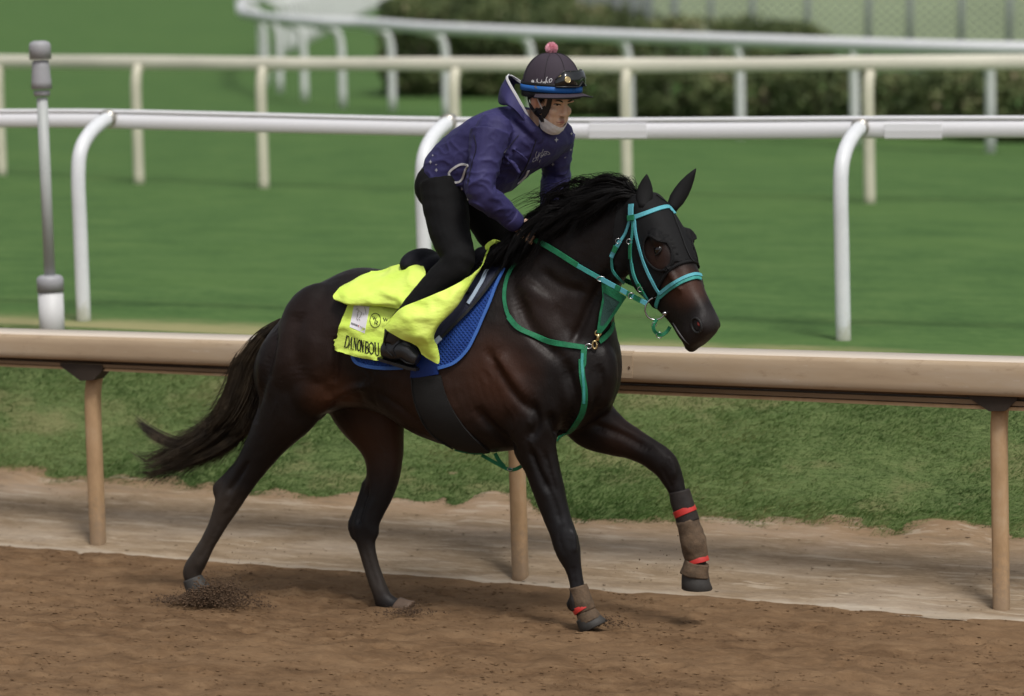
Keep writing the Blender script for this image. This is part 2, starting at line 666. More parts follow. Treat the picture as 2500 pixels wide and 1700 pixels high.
M_WHITE = simple('white_rail_plastic', (.74, .74, .77), .32, .03, 2.0, stretch=(.3, 1, 1))
t = NT('white_post_paint')
g_ = t.n('ShaderNodeNewGeometry'); sz = t.n('ShaderNodeSeparateXYZ'); t.l(g_.outputs['Position'], sz.inputs[0])
n_ = t.noise(14, 4, .7)
c_ = t.ramp(n_, [(.3, (.69, .71, .74)), (.7, (.75, .77, .79))])
low = t.map(t.math('ADD', sz.outputs[2], t.math('MULTIPLY', t.math('SUBTRACT', n_, .5), -.25)), TURF_Z, TURF_Z + .14, .7, 0)
c_ = t.mix(low, c_, (.36, .36, .24))
t.set(Base_Color=c_, Roughness=.4)
M_WHITEPOST = t.m
M_CREAM = simple('cream_rail_plastic', (.70, .66, .56), .45, .13, 2.2, stretch=(.4, .4, 1))
M_CREAMPOST = simple('cream_post_plastic', (.62, .585, .465), .5, .09, 4)
M_FARWHITE = simple('far_rail_white', (.74, .745, .765), .4, .04, 2)
M_FARPOST = simple('far_post_white', (.68, .69, .685), .5, .06, 3)
M_GREY = simple('grey_plastic', (.34, .34, .36), .5, .05, 5)
M_PALEPIPE = simple('pale_pipe', (.42, .44, .43), .5, .05, 5)
M_BASEPIPE = simple('white_pipe', (.62, .62, .62), .5, .05, 5)
M_DARK = simple('dark_bracket_iron', (.030, .020, .013), .8, .2, 10)


def extrude(mb, prof, path, lat):
    """profile points (across, up) swept along a path; lat = list of across directions"""
    rings = [[p + l * a + UP * (b * (1 if b > -.02 else np.interp(i, [0, len(path) - 1], [.72, 1.24]))) for (a, b) in prof] for i, (p, l) in enumerate(zip(path, lat))]
    return mb.loft(rings)


# --- tan rail nearest to us
rail = thing('track_rail', 'tan painted running rail on bent posts beside the dirt track', 'rail', RM)


def tan_line(s):
    """rail line: a gentle rise along the track"""
    k = (s + 1.1) / 2.2
    return RM + TD * s + UP * (1.068 + .0165 * s)


SS = np.linspace(-5.2, 5.2, 27)
prof_cover = [(-.115, -.030), (-.115, -.008), (-.100, .000), (.078, -.004), (.092, -.010), (.099, -.022), (.101, -.050), (.103, -.100), (.101, -.122),
              (.094, -.134), (.082, -.139), (.062, -.137), (.062, -.128), (.085, -.118), (.086, -.050), (.076, -.030), (.06, -.026), (-.095, -.024)]
mb = MB(); extrude(mb, prof_cover, [tan_line(s) for s in SS], [TN] * len(SS)); mb.build('rail_cover', M_TAN, rail, True)
mb = MB(); extrude(mb, [(-.10, .0045), (.068, .0005), (.0815, -.006), (.0815, -.0085), (.068, -.0035), (-.10, .0005)], [tan_line(s) for s in SS], [TN] * len(SS))
mb.build('top_strip', M_TANTOP, rail, True)
for nm, pr, m in (('under_beam', [(-.01, -.10), (.045, -.10), (.045, -.152), (-.01, -.152)], M_TANDARK), ('middle_lip', [(-.01, -.158), (.064, -.158), (.064, -.176), (-.01, -.176)], M_TANMID),
                  ('lower_lip', [(-.02, -.182), (.052, -.182), (.056, -.196), (-.02, -.199)], M_TANPOST),
                  ('back_beam', [(-.10, -.03), (-.085, -.03), (-.085, -.13), (-.10, -.13)], M_TANDARK)):
    mb = MB(); extrude(mb, pr, [tan_line(s) for s in SS], [TN] * len(SS)); mb.build(nm, m, rail, False)
M_BOLT = simple('rusty_bolt', (.16, .10, .06), .6, .2, 20)
for sj in (-3.4, .52):          # joints of the cover with their screws
    sl = [p for p in prof_cover[1:9]]
    rr = [[tan_line(sj + ds) + TN * (a * 1.0 + (.0025 if a > 0 else -.0025)) + UP * (b * (1 if b > -.02 else np.interp(sj, [-5.2, 5.2], [.72, 1.24])) + .0025) for a, b in sl] for ds in (-.035, .035)]
    v2, f2 = [p for r_ in rr for p in r_], [(k, k + 1, len(sl) + k + 1, len(sl) + k) for k in range(len(sl) - 1)]
    v2, f2 = solid(v2, f2, .003)
    mesh_obj('joint_plate', v2, f2, M_TAN, rail, False)
    for ds in (-.022, .022):
        c = tan_line(sj + ds) + TN * .108 - UP * .07
        MB().ell(c, TD * .006, TN * .003, UP * .006, 10, 6).build('screw', M_BOLT, rail)
for (x, y) in ((223, 1241), (1181, 1315), (2273, 1390)):
    b = on_z(x, y)
    s = (b - RM).dot(TD)
    top = tan_line(s)
    q0 = (b - RM).dot(TN)
    def rp(a, z): return RM + TD * s + TN * a + UP * z - TD * (.030 * z)
    zt = top.z
    path = [rp(q0, -.05), rp(q0, .25), rp(q0, .55), rp(q0 - .003, zt - .33), rp(q0 - .02, zt - .24), rp(q0 - .06, zt - .17), rp(q0 - .10, zt - .13)]
    pts = [Vector(p) for p in catmull(path, 4)]
    mb = MB(); mb.tube(pts, .036, 14, TD, 1.0, 3.0); mb.build('post', M_TANPOST, rail)
    mb = MB()
    c = rp(q0 + .02, zt - .185)
    mb.loft([[c - TD * .13 + TN * a + UP * b2 for a, b2 in ((-.05, .03), (.05, .03), (.05, .045), (-.05, .045))],
             [c - TD * .02 + TN * a + UP * b2 for a, b2 in ((-.05, -.035), (.055, -.035), (.055, .045), (-.05, .045))],
             [c + TD * .05 + TN * a + UP * b2 for a, b2 in ((-.05, -.030), (.055, -.030), (.055, .045), (-.05, .045))],
             [c + TD * .10 + TN * a + UP * b2 for a, b2 in ((-.05, .02), (.05, .02), (.05, .045), (-.05, .045))]])
    mb.build('bracket', M_DARK, rail, False)


# --- white rail on the turf
def strip_from_px(px, foot_pts, off):
    """place px (x, ytop, ybot) of a rail on the vertical surface 'off' metres behind a line of feet"""
    out = []
    fp = sorted(foot_pts, key=lambda p: p.x)
    for (x, yt, yb) in px:
        best = None
        for i in range(len(fp) - 1):
            a, b = fp[i], fp[i + 1]
            d = (b - a); d.z = 0; d.normalize()
            nn = Vector((-d.y, d.x, 0))
            if nn.y < 0: nn = -nn
            p0 = a + nn * off
            hit = on_plane(x, yt, p0, nn)
            u = (hit - p0).dot(d) / max(1e-6, (b - a).length)
            sc = abs(u - .5)
            if best is None or sc < best[0]:
                best = (sc, hit, on_plane(x, yb, p0, nn), nn)
        out.append(best[1:])
    return out


def longer(f3, far=14.0):
    """carry a rail on past both edges of the picture"""
    for end in (0, 1):
        i0, i1 = (0, 3) if end == 0 else (-1, -4)
        d = [f3[k][i0] - f3[k][i1] for k in (0, 1)]
        d[1][2] = d[0][2] = 0.0
        L_ = np.linalg.norm(d[0])
        ext = [[f3[0][i0] + d[0] / L_ * far], [f3[1][i0] + d[0] / L_ * far], [f3[2][i0]]]
        f3 = [ext[k] + list(f3[k]) if end == 0 else list(f3[k]) + ext[k] for k in range(3)]
    return f3


WF = [on_z(x, y, TURF_Z) for (x, y) in ((-760, 700), (190, 726), (968, 748), (1914, 772), (2900, 800))]
wr = thing('white_rail', 'smooth white running rail on curved gooseneck posts along the turf', 'rail', WF[2])
st = strip_from_px([(-420, 240, 284), (-60, 247.5, 289), (200, 247, 291), (520, 254, 299), (830, 262, 306), (1080, 266, 312), (1330, 267, 316), (1700, 264.5, 316), (2000, 262.5, 314), (2400, 262, 313), (2900, 262, 314)], WF, .40)
fine = longer([catmull([tuple(s[k]) for s in st], 5) for k in range(3)])
rings, beads = [], []
for tp, bt, nn in zip(*fine):
    tp, bt, nn = Vector(tp), Vector(bt), Vector(nn).normalized()
    hgt = tp.z - bt.z
    rings.append([tp - nn * a + UP * (-hgt * b) for a, b in ((-.05, .03), (.0, .03), (.012, .10), (.012, .24), (.026, .28), (.030, .60), (.028, .92), (.018, 1.0), (-.05, 1.0))])
    beads.append(tp - nn * .016 + UP * (-hgt * .12))
MB().loft(rings).build('rail', M_WHITE, wr)
MB().tube(beads, .0125, 10, Vector((0, 1, 0))).build('top_bead', M_WHITE, wr)


def gooseneck(foot, arm, h, rad, nn, name, mat, parent, lean=.03, bendr=.30):
    pts = []
    L = TD * -1
    def q(a, z): return foot + nn * a + UP * z + L * (lean * z)
    pts = [q(0, -.06), q(0, .3), q(0, h - bendr - .25), q(.0, h - bendr - .03), q(.03, h - bendr + .12), q(.13, h - .085), q(arm * .72, h - .02), q(arm, h)]
    pts = [Vector(p) for p in catmull([tuple(p) for p in pts], 5)]
    return MB().tube(pts, rad, 16, Vector((0, 1, 0)) if abs(nn.y) < .5 else Vector((1, 0, 0))).build(name, mat, parent)


M_STEEL = simple('bare_clamp_metal', (.42, .40, .36), .35, .2, 20, metal=.6)
for i in (1, 2, 3):
    nn = TN * -1
    f0 = WF[i]
    x, y = to_px(f0)
    gooseneck(f0, .40, 1.085, .040, nn, 'post', M_WHITEPOST, wr)
    e = f0 + nn * .385 + UP * 1.085 - TD * .033
    MB().tube([e - nn * .05, e + nn * .02, e + nn * .02 + TD * .001], [.046, .046, .03], 14).build('clamp', M_STEEL, wr)
for xj in (1340, 2010):
    k = strip_from_px([(xj, 267, 316), (xj + 130, 267, 316)], WF, .40)
    rr = []
    for tp, bt, nn in k:
        hgt = tp.z - bt.z
        rr.append([tp - nn * a + UP * (-hgt * b) for a, b in ((.01, .03), (.020, .10), (.019, .24), (.033, .28), (.037, .6), (.034, .94), (.02, 1.02), (.01, 1.02))])
    MB().loft(rr).build('sleeve', M_WHITE, wr, False)

# --- cream rail
CF = [on_z(x, y, TURF_Z) for (x, y) in ((-620, 372), (4, 398), (316, 416), (599, 428), (1036, 441), (1424, 450), (1974, 462), (2560, 470))]
cr = thing('cream_rail', 'weathered cream plastic rail with straight posts across the turf', 'rail', CF[4])
st = strip_from_px([(-620, 112, 140), (-60, 124, 153), (300, 126.5, 157), (600, 130, 160), (760, 131, 160), (1000, 130, 162), (1300, 131.5, 165), (1440, 132, 166), (1750, 131.5, 162), (1960, 127, 160), (2400, 123, 158), (2700, 119, 156)], CF, .07)
fine = longer([catmull([tuple(s[k]) for s in st], 5) for k in range(3)])
rings = []
for tp, bt, nn in zip(*fine):
    tp, bt, nn = Vector(tp), Vector(bt), Vector(nn).normalized()
    hgt = tp.z - bt.z
    rings.append([tp - nn * a + UP * (-hgt * b) for a, b in ((-.06, .03), (-.02, .0), (.03, .03), (.04, .12), (.045, .5), (.04, .92), (.03, 1.0), (-.06, 1.0))])
MB().loft(rings).build('rail', M_CREAM, cr)
for i in range(1, 7):
    f0 = CF[i]
    nn = TN * -1
    h = 1.02 + .05 * (i / 6)
    L = TD * -1
    pts = [f0 + UP * z + L * (.028 * z) + nn * a for a, z in ((0, -.05), (0, .4), (0, h - .25), (.015, h - .12), (.05, h - .05), (.10, h - .03))]
    MB().tube([Vector(p) for p in catmull([tuple(p) for p in pts], 4)], .046, 14, Vector((1, 0, 0))).build('post', M_CREAMPOST, cr)

# --- far white rail that bends away
far_px = [(2900, 372), (2600, 357), (2248, 347), (1940, 331), (1681, 316), (1430, 300), (1210, 285), (1014, 268), (891, 251), (778, 244), (692, 229), (636, 211), (603, 196)]
FF = [on_z(x, y, TURF_Z) for x, y in far_px]
p1, p2 = on_z(640, 128, TURF_Z), on_z(890, 0, TURF_Z)
FF2 = []
q = FF[-1]
mid1 = Vector((q.x - .35, q.y + 4.5, TURF_Z)); mid2 = Vector((p1.x - .12, p1.y - 4, TURF_Z))
for p in (mid1, mid2, p1): FF2.append(p)
dd = (p2 - p1).normalized()
k = 2.2
while k < 100:
    FF2.append(p1 + dd * k); k += 1.7
fr = thing('bent_white_rail', 'far white tube rail that turns a corner and runs away', 'rail', FF[5])
line = FF + FF2
outs = []
for i, p in enumerate(line):
    a, b = line[max(0, i - 1)], line[min(len(line) - 1, i + 1)]
    t_ = (b - a); t_.z = 0; t_.normalize()
    o_ = Vector((-t_.y, t_.x, 0))           # outwards
    if i < 5: o_ = o_ if o_.y < 0 else -o_
    outs.append(o_)
for i in range(5, len(outs)):
    if outs[i].dot(outs[i - 1]) < 0: outs[i] = -outs[i]
ARM = .34
rpts = [p + o_ * ARM + UP * (1.10 - .05 * max(0.0, min(1.0, (8 - i) / 6))) for i, (p, o_) in enumerate(zip(line, outs))]
rpts = [Vector(p) for p in catmull([tuple(p) for p in rpts], 5)]
MB().tube(rpts, .075, 12, UP, .95).build('rail', M_FARWHITE, fr)
for i, (p, o_) in enumerate(zip(line, outs)):
    if i > 62: break
    pts = [p + UP * z + o_ * a + TD * (-.02 * z) for a, z in ((0, -.05), (0, .60), (.015, .84), (.07, .97), (.20, 1.03), (ARM, 1.05))]
    MB().tube([Vector(c) for c in catmull([tuple(c) for c in pts], 3)], .052, 10, Vector((1, 0, 0))).build('post', M_FARPOST, fr)

# --- grey topped standpipe in front of the white rail
ppx = (119, 760)
pb = on_z(*ppx, TURF_Z)
sp = thing('standpipe', 'slim grey pipe on a fat capped base beside the white rail', 'pipe', pb)
LN = -TD
def pp(z): return pb + UP * z + LN * (.034 * z)
def pz(y): return (pb - on_plane(119, y, pb, Vector((0, -1, 0)))).z * -1
def cyl(segs, name, mat):
    MB().tube([pp(z) for z, r in segs], [r for z, r in segs], 20, Vector((0, 1, 0))).build(name, mat, sp)
K1 = (1 / 539.0) * 1.26
def W(px): return px / 2 * (pb.y / F) * K
z_base, z_cap, z_capt = pz(664), pz(662), pz(625)
cyl([(-.06, W(58)), (z_base, W(58))], 'base', M_BASEPIPE)
cyl([(z_base + .004, W(62)), (z_capt - .02, W(62)), (z_capt - .006, W(54)), (z_capt, W(40))], 'base_cap', M_GREY)
cyl([(z_capt - .01, W(26)), (pz(222), W(25))], 'stem', M_PALEPIPE)
cyl([(pz(219), W(36)), (pz(206), W(38))], 'collar', M_GREY)
cyl([(pz(203), W(48)), (pz(186), W(46)), (pz(150), W(40)), (pz(137), W(36))], 'head', M_GREY)
cyl([(pz(135), W(50)), (pz(104), W(50)), (pz(97), W(44)), (pz(93), W(24))], 'head_cap', M_GREY)

# ================================================================== hedges and the far fence
t = NT('hedge_leaf')
info = t.n('ShaderNodeAttribute', attribute_name='tone')
g = t.ramp(info.outputs['Fac'], [(0, (.040, .058, .022)), (.5, (.090, .120, .045)), (.8, (.16, .19, .075)), (1, (.24, .20, .12))])
t.set(Base_Color=g, Roughness=.65, Specular_IOR_Level=.25)
M_LEAF = t.m
M_TWIG = simple('hedge_twig', (.07, .05, .035), .9, .2, 10)


def bush(name, c, rx, ry, rz, n, leaf, label, group, tone=.45, seed=1, box=2.6, cat='bush'):
    r = np.random.default_rng(seed)
    root = thing(name, label, cat, c, group)
    # twigs
    mb = MB()
    for k in range(9):
        a = r.uniform(0, 6.28); e = Vector((math.cos(a) * rx * .7, math.sin(a) * ry * .7, rz * r.uniform(.8, 1.7)))
        m = Vector((e.x * .35, e.y * .35, e.z * .5))
        mb.tube([c + Vector((0, 0, -.05)), c + m, c + e], [.03, .02, .008], 6)
    mb.build('branch', M_TWIG, root)
    d = r.normal(0, 1, (n, 3)); d /= np.linalg.norm(d, axis=1, keepdims=True)
    d = np.sign(d) * np.abs(d) ** (2 / box)
    lump = 1 + .16 * np.sin(d[:, 0] * 7 + seed) * np.sin(d[:, 1] * 6 + 2 * seed) * np.sin(d[:, 2] * 6 + seed)
    rad = r.uniform(.55, 1.0, n) ** .5 * lump
    P = d * rad[:, None] * np.array([rx, ry, rz]) + np.array([c.x, c.y, c.z + rz])
    P[:, 2] = np.maximum(P[:, 2], c.z + .02)
    u = r.normal(0, 1, (n, 3)); u /= np.linalg.norm(u, axis=1, keepdims=True)
    w = np.cross(u, r.normal(0, 1, (n, 3))); w /= np.linalg.norm(w, axis=1, keepdims=True)
    s = (leaf * r.uniform(.6, 1.4, n))[:, None]
    V = np.stack([P - u * s, P + w * s * .5, P + u * s, P - w * s * .5], 1).reshape(-1, 3)
    f = np.arange(n * 4).reshape(-1, 4)
    o = mesh_obj('foliage', V.tolist(), f.tolist(), M_LEAF, root, False)
    tn = np.clip(tone + .22 * np.sin(d[:, 0] * 5 + seed) * np.cos(d[:, 2] * 4) + r.normal(0, .16, n), 0, 1)
    a = o.data.attributes.new('tone', 'FLOAT', 'FACE')
    a.data.foreach_set('value', tn)
    return root


# low dark hedge behind the far rail, bush by bush (x, y of the foot in the photo, half width, half height)
hl = ['dark bush under the brow of the rider\'s helmet peak, first of the low hedge', 'second low hedge bush right of the rider', 'third low hedge bush right of the rider',
      'fourth low hedge bush right of the rider', 'fifth low hedge bush right of the rider', 'sixth low hedge bush, near the right edge', 'low hedge bush at the right edge of the picture']
hx = [(1345, 262, .85, .34, .56), (1530, 274, .72, .38, .50), (1710, 284, .70, .34, .62), (1870, 292, .60, .39, .46), (2010, 300, .62, .33, .58), (2160, 310, .55, .37, .52), (2310, 318, .62, .38, .60)]
hl[0] = 'low dark hedge bush right behind the rider\'s helmet peak'
for i, (x, y, rx, rz, tn) in enumerate(hx):
    bush('hedge_bush', on_z(x, y, TURF_Z), rx, .75, rz, 9000, .035, hl[i], 'low hedge behind the far rail', tn, 100 + i)
bush('clipped_hedge', on_z(1012, 216, TURF_Z), .95, 1.1, .70, 14000, .045, 'dark clipped hedge block behind the far rail, left of the rider', None, .44, 120, 4.0, 'hedge')
bush('clipped_hedge', on_z(1190, 218, TURF_Z), 1.0, 1.1, .62, 12000, .045, 'dark clipped hedge block just behind the rider\'s back and hood', None, .42, 121, 4.0, 'hedge')
bush('round_hedge', on_z(1045, 150, TURF_Z), 1.25, 1.6, .80, 16000, .055, 'large light green rounded hedge at the top, left of the rider\'s pompom', None, .66, 122, 2.4, 'hedge')
bush('far_hedge', on_z(1195, 110, TURF_Z), 1.1, 1.4, 1.1, 9000, .06, 'dark tall hedge at the top edge above the rider', None, .30, 123, 2.4, 'hedge')
bush('far_hedge', on_z(1330, 150, TURF_Z), 1.3, .9, .55, 8000, .05, 'olive hedge behind the rider\'s pompom', None, .62, 124, 2.6, 'hedge')
bush('far_hedge', on_z(1600, 190, TURF_Z), 2.0, .9, .50, 12000, .05, 'olive hedge under the wire fence right of the rider', None, .58, 125, 2.8, 'hedge')

# pale grassy slope far behind on the right
M_SLOPE = simple('pale_dry_grass', (.235, .285, .165), .95, .18, .8, stretch=(.3, 1, 1))
sl = []
for x, z_ in ((1290, 0), (1290, 3.2), (3600, 0), (3600, 3.2)):
    p = at_dist(x, 60, 78 + z_ * 2.5); p.z = TURF_Z + z_ - .02
    sl.append(p)
nxs, nys = 60, 14
vv = []
for j in range(nys):
    for i in range(nxs):
        u, v_ = i / (nxs - 1), j / (nys - 1)
        p = sl[0].lerp(sl[2], u).lerp(sl[1].lerp(sl[3], u), v_)
        e_ = min(1, u * 9)
        p.z = TURF_Z - .05 + (p.z - TURF_Z) * (e_ * e_ * (3 - 2 * e_)) + .12 * v_ * mnoise.noise(Vector((i * .5, j * .7, 1)))
        vv.append(p)
o = mesh_obj('far_slope', vv, [(j * nxs + i, j * nxs + i + 1, (j + 1) * nxs + i + 1, (j + 1) * nxs + i) for j in range(nys - 1) for i in range(nxs - 1)], M_SLOPE)
o['kind'] = 'structure'

# wire fence far behind
M_FPOST = simple('galvanised_post', (.33, .35, .36), .6, .08, 5)
t = NT('wire_mesh')
vec = t.mapping((9, 9, 9), (0, R(45), 0))
ck = t.n('ShaderNodeTexBrick'); ck.offset = 0
ck.inputs['Mortar Size'].default_value = .10
ck.inputs['Brick Width'].default_value = 1.0; ck.inputs['Row Height'].default_value = 1.0; ck.inputs['Scale'].default_value = 1.0
mp = t.mapping((14, 14, 14), (R(90), 0, R(0)))
t.l(t.mapping((10, 10, 10), (R(90), R(0), R(45))), ck.inputs['Vector'])
t.set(Base_Color=(.33, .36, .34), Roughness=.6, Alpha=t.map(ck.outputs['Fac'], .3, .7, .0, 1.0))
M_WIRE = t.m
fdist = 64.0
fence = thing('wire_fence', 'tall grey wire fence with round posts across the far background', 'fence', Vector((8, fdist, TURF_Z)))
fx = [1345, 1372, 1400, 1436, 1472, 1530, 1612, 1706, 1832, 1970, 2064, 2180, 2290, 2420, 2560]
fp = []
for i, x in enumerate(fx):
    dist = fdist - (x - 1345) * .010
    p = at_dist(x, 120, dist); p.z = TURF_Z
    fp.append(p)
    MB().tube([p - UP * .05, p + UP * 2.6], .05 if i != 5 else .065, 10, Vector((0, 1, 0))).build('post', M_FPOST, fence)
for i in range(len(fp) - 1):
    a, b = fp[i], fp[i + 1]
    mesh_obj('wire_panel', [a + Vector((0, .06, .03)), b + Vector((0, .06, .03)), b + Vector((0, .06, 2.5)), a + Vector((0, .06, 2.5))], [(0, 1, 2, 3)], M_WIRE, fence, False)
M_PANEL = simple('grey_gate_panel', (.24, .25, .265), .7, .12, 3)
gate = thing('grey_gate', 'grey slatted gate standing in the wire fence above the helmet', 'gate', at_dist(1400, 120, fdist + 1))
gate.location.z = TURF_Z
g0 = at_dist(1310, 120, fdist + 1.0); g1 = at_dist(1485, 120, fdist + 1.0)
nsl = 12
for i in range(nsl):
    a = g0.lerp(g1, i / nsl); b = g0.lerp(g1, (i + .72) / nsl)
    c = (a + b) / 2; c.z = TURF_Z + 1.2
    MB().box(c, Vector(((b - a).length / 2, 0, 0)), Vector((0, .02, 0)), UP * 1.15).build('slat', M_PANEL, gate, False)
for z in (.35, 2.1):
    c = (g0 + g1) / 2; c.z = TURF_Z + z
    MB().box(c + Vector((0, .05, 0)), Vector(((g1 - g0).length / 2, 0, 0)), Vector((0, .025, 0)), UP * .05).build('cross_bar', M_PANEL, gate, False)
for x, lab in ((1196, 'pale distant post at the top edge, left of the pompom'), (1268, 'pale distant post at the top edge, right above the pompom')):
    p = at_dist(x, 60, 80); p.z = TURF_Z
    o = MB().tube([p - UP * .1, p + UP * 1.5, p + UP * 1.52, p + UP * 2.6], [.085, .085, .10, .10], 12, Vector((0, 1, 0))).build('marker_post', M_FARPOST)
    tag(o, lab, 'post', 'distant marker posts')

# ================================================================== horse
H0 = on_z(1322, 1424) - TN * .12          # point of the track under the horse's middle plane


def P(x, y, l=0.0):
    """pixel of the 2324 px view -> point on the horse's long plane, l metres towards us"""
    return on_plane(x, y, H0 + TN * l, TN)


PX = 1.0 / 540.0                           # metres per pixel at the horse

horse = thing('horse', 'dark bay racehorse galloping along the dirt track with black hood', 'horse', Vector((H0.x, H0.y, 0)))
hb = MB()


def egg(T, B, lat, w, n=28, sh=.0, power=2.2):
    """ring between top and bottom points; sh > 0 makes it widest low down"""
    c = (T + B) / 2; a = (T - B) / 2
    out = []
    for k in range(n):
        t_ = 2 * math.pi * k / n
        cs, sn = math.cos(t_), math.sin(t_)
        cs2 = math.copysign(abs(cs) ** (2 / power), cs); sn2 = math.copysign(abs(sn) ** (2 / power), sn)
        out.append(c + a * cs2 + lat * (w * sn2 * (1 - sh * cs)))
    return out


# trunk: x, top, bottom, half width, low-width bias, middle offset
trunk = [(590, 812, 872, .06, 0), (604, 783, 905, .12, 0), (632, 742, 935, .19, 0), (664, 704, 950, .235, 0), (702, 660, 950, .262, .0),
         (755, 628, 935, .275, .02), (804, 608, 925, .272, .05), (853, 611, 930, .272, .08), (905, 622, 950, .285, .10),
         (960, 634, 985, .295, .12), (1020, 634, 1008, .292, .12), (1080, 618, 1024, .278, .14), (1130, 603, 1026, .252, .18),
         (1180, 600, 1020, .235, .20), (1235, 625, 1003, .225, .15), (1290, 670, 985, .205, .10), (1345, 715, 955, .175, .0), (1385, 755, 915, .125, 0), (1401, 795, 870, .06, 0)]
rows = catmull(trunk, 3)
hb.loft([egg(P(r[0], r[1]), P(r[0], r[2]), TN, r[3], 32, r[4]) for r in rows])
# neck: crest point, under point, half width, sideways offset
neck = [((1120, 610), (1340, 940), .16, 0), ((1160, 578), (1392, 850), .142, .005), ((1205, 535), (1398, 790), .118, .015), ((1255, 497), (1390, 740), .098, .03),
        ((1315, 466), (1392, 700), .085, .045), ((1375, 448), (1405, 655), .078, .06), ((1425, 442), (1430, 615), .075, .075), ((1462, 452), (1462, 590), .065, .085)]
rows = catmull([(*a, *b, w, o) for a, b, w, o in neck], 3)
hb.loft([egg(P(r[0], r[1], r[5]), P(r[2], r[3], r[5]), TN, r[4], 26, .25) for r in rows])

# head in its own frame: t down the face, b out of the forehead, r towards its right
TH, PT = R(41), R(38)
HF = Vector((math.sin(TH), -math.cos(TH), 0)); HR = Vector((-math.cos(TH), -math.sin(TH), 0))
HA = HF * math.sin(PT) - UP * math.cos(PT); HB = HF * math.cos(PT) + UP * math.sin(PT)
HO = P(1471, 478, .09)


def Hd(t_, b, r=0.0):
    return HO + HA * t_ + HB * b + HR * r


head = [(-.072, .012, -.05, .050), (-.055, .050, -.09, .072), (-.015, .070, -.125, .084), (.05, .080, -.16, .092), (.11, .087, -.19, .099), (.17, .090, -.205, .105), (.22, .090, -.212, .105),
        (.27, .084, -.212, .097), (.32, .075, -.202, .086), (.37, .066, -.182, .075), (.42, .060, -.165, .067), (.47, .057, -.154, .061), (.52, .057, -.148, .060),
        (.555, .051, -.142, .061), (.585, .044, -.137, .058), (.606, .030, -.126, .050), (.619, .010, -.102, .034)]
rows = catmull(head, 3)
hb.loft([egg(Hd(r[0], r[1]), Hd(r[0], r[2]), HR, r[3], 28, .02 if r[0] > .3 else -.05, 2.5 if r[0] < .35 else 2.9) for r in rows])
# cheeks, brows, nostril wings, chin
for sg in (1, -1):
    hb.ell(Hd(.24, -.11, .068 * sg), HA * .105, HB * .085, HR * .038)
    hb.ell(Hd(.175, .052, .092 * sg), HA * .042, HB * .028, HR * .024)         # bone over the eye
    hb.ell(Hd(.30, .02, .072 * sg), HA * .12, HB * .014, HR * .016)             # facial crest
    hb.ell(Hd(.560, .002, .044 * sg), HA * .046, HB * .036, HR * (.020 if sg > 0 else .016))
hb.ell(Hd(.588, -.128, 0), HA * .034, HB * .028, HR * .034)
hb.ell(Hd(.600, -.045, 0), HA * .024, HB * .045, HR * .048)


def limb(pts, lat=.8):
    """pts: x, y, l, width in px, lateral factor"""
    q = [(tuple(P(p[0], p[1], p[2])) + (p[3] * PX * (.5 if p[3] > 75 else .555), p[4] if len(p) > 4 else lat)) for p in pts]
    q = catmull(q, 4)
    hb.tube([Vector(p[:3]) for p in q], [p[3] for p in q], 18, TN, [p[4] for p in q])


# right hind, stretched back (towards us)
limb([(700, 800, .10, 215, .62), (672, 870, .125, 205, .60), (650, 930, .135, 160, .66), (612, 992, .135, 106, .78), (573, 1052, .13, 72, .82), (538, 1105, .125, 64, .74), (513, 1150, .12, 56, .74),
      (493, 1192, .12, 41, .78), (470, 1236, .12, 37, .82), (450, 1272, .12, 42, .85), (436, 1296, .12, 43, .85), (438, 1322, .12, 38, .85)])
limb([(560, 1035, .13, 26, .7), (520, 1082, .127, 26, .7), (500, 1108, .125, 32, .75), (505, 1135, .122, 34, .7)])     # Achilles tendon to the point of the hock
# left hind, under the belly
limb([(800, 830, -.10, 220, .6), (838, 930, -.12, 190, .62), (866, 1010, -.12, 116, .75), (871, 1064, -.11, 88, .8), (861, 1114, -.10, 76, .76), (843, 1160, -.09, 60, .74), (827, 1197, -.08, 58, .74),
      (831, 1238, -.08, 42, .78), (844, 1288, -.07, 38, .8), (860, 1336, -.06, 39, .85), (874, 1364, -.06, 42, .85), (896, 1376, -.06, 38, .85), (912, 1380, -.06, 38, .85)])
limb([(835, 1092, -.1, 26, .7), (815, 1150, -.09, 24, .7), (802, 1192, -.08, 28, .75), (812, 1222, -.08, 30, .75)])
# right fore, planted
limb([(1225, 850, .13, 190, .50), (1205, 930, .15, 165, .52), (1213, 1005, .145, 116, .66), (1229, 1058, .14, 88, .78), (1245, 1112, .135, 70, .85), (1262, 1168, .13, 58, .92), (1278, 1212, .13, 57, .92), (1290, 1252, .125, 54, .90),
      (1303, 1296, .12, 36, .85), (1311, 1338, .12, 34, .85), (1315, 1368, .12, 41, .9), (1324, 1388, .12, 36, .9), (1334, 1402, .12, 40, .9)])
# left fore, reaching out
limb([(1310, 880, -.10, 170, .55), (1338, 950, -.12, 140, .6), (1388, 986, -.12, 102, .72), (1432, 1006, -.12, 78, .82), (1474, 1028, -.12, 60, .9), (1506, 1052, -.12, 60, .95), (1526, 1086, -.12, 48, .9),
      (1540, 1122, -.12, 37, .85), (1556, 1165, -.12, 35, .85), (1570, 1212, -.12, 36, .85), (1580, 1248, -.12, 42, .9), (1582, 1278, -.12, 40, .9), (1578, 1300, -.12, 44, .9)])


def bulge(x, y, l, rx, ry, rl, rot=0.0):
    """muscle: in-plane half sizes in px, turned by rot degrees"""
    c = P(x, y, l); a = R(rot)
    e1 = (TD * math.cos(a) - UP * math.sin(a)) * rx * PX
    e2 = (TD * math.sin(a) + UP * math.cos(a)) * ry * PX
    hb.ell(c, e1, TN * rl, e2, 20, 12)


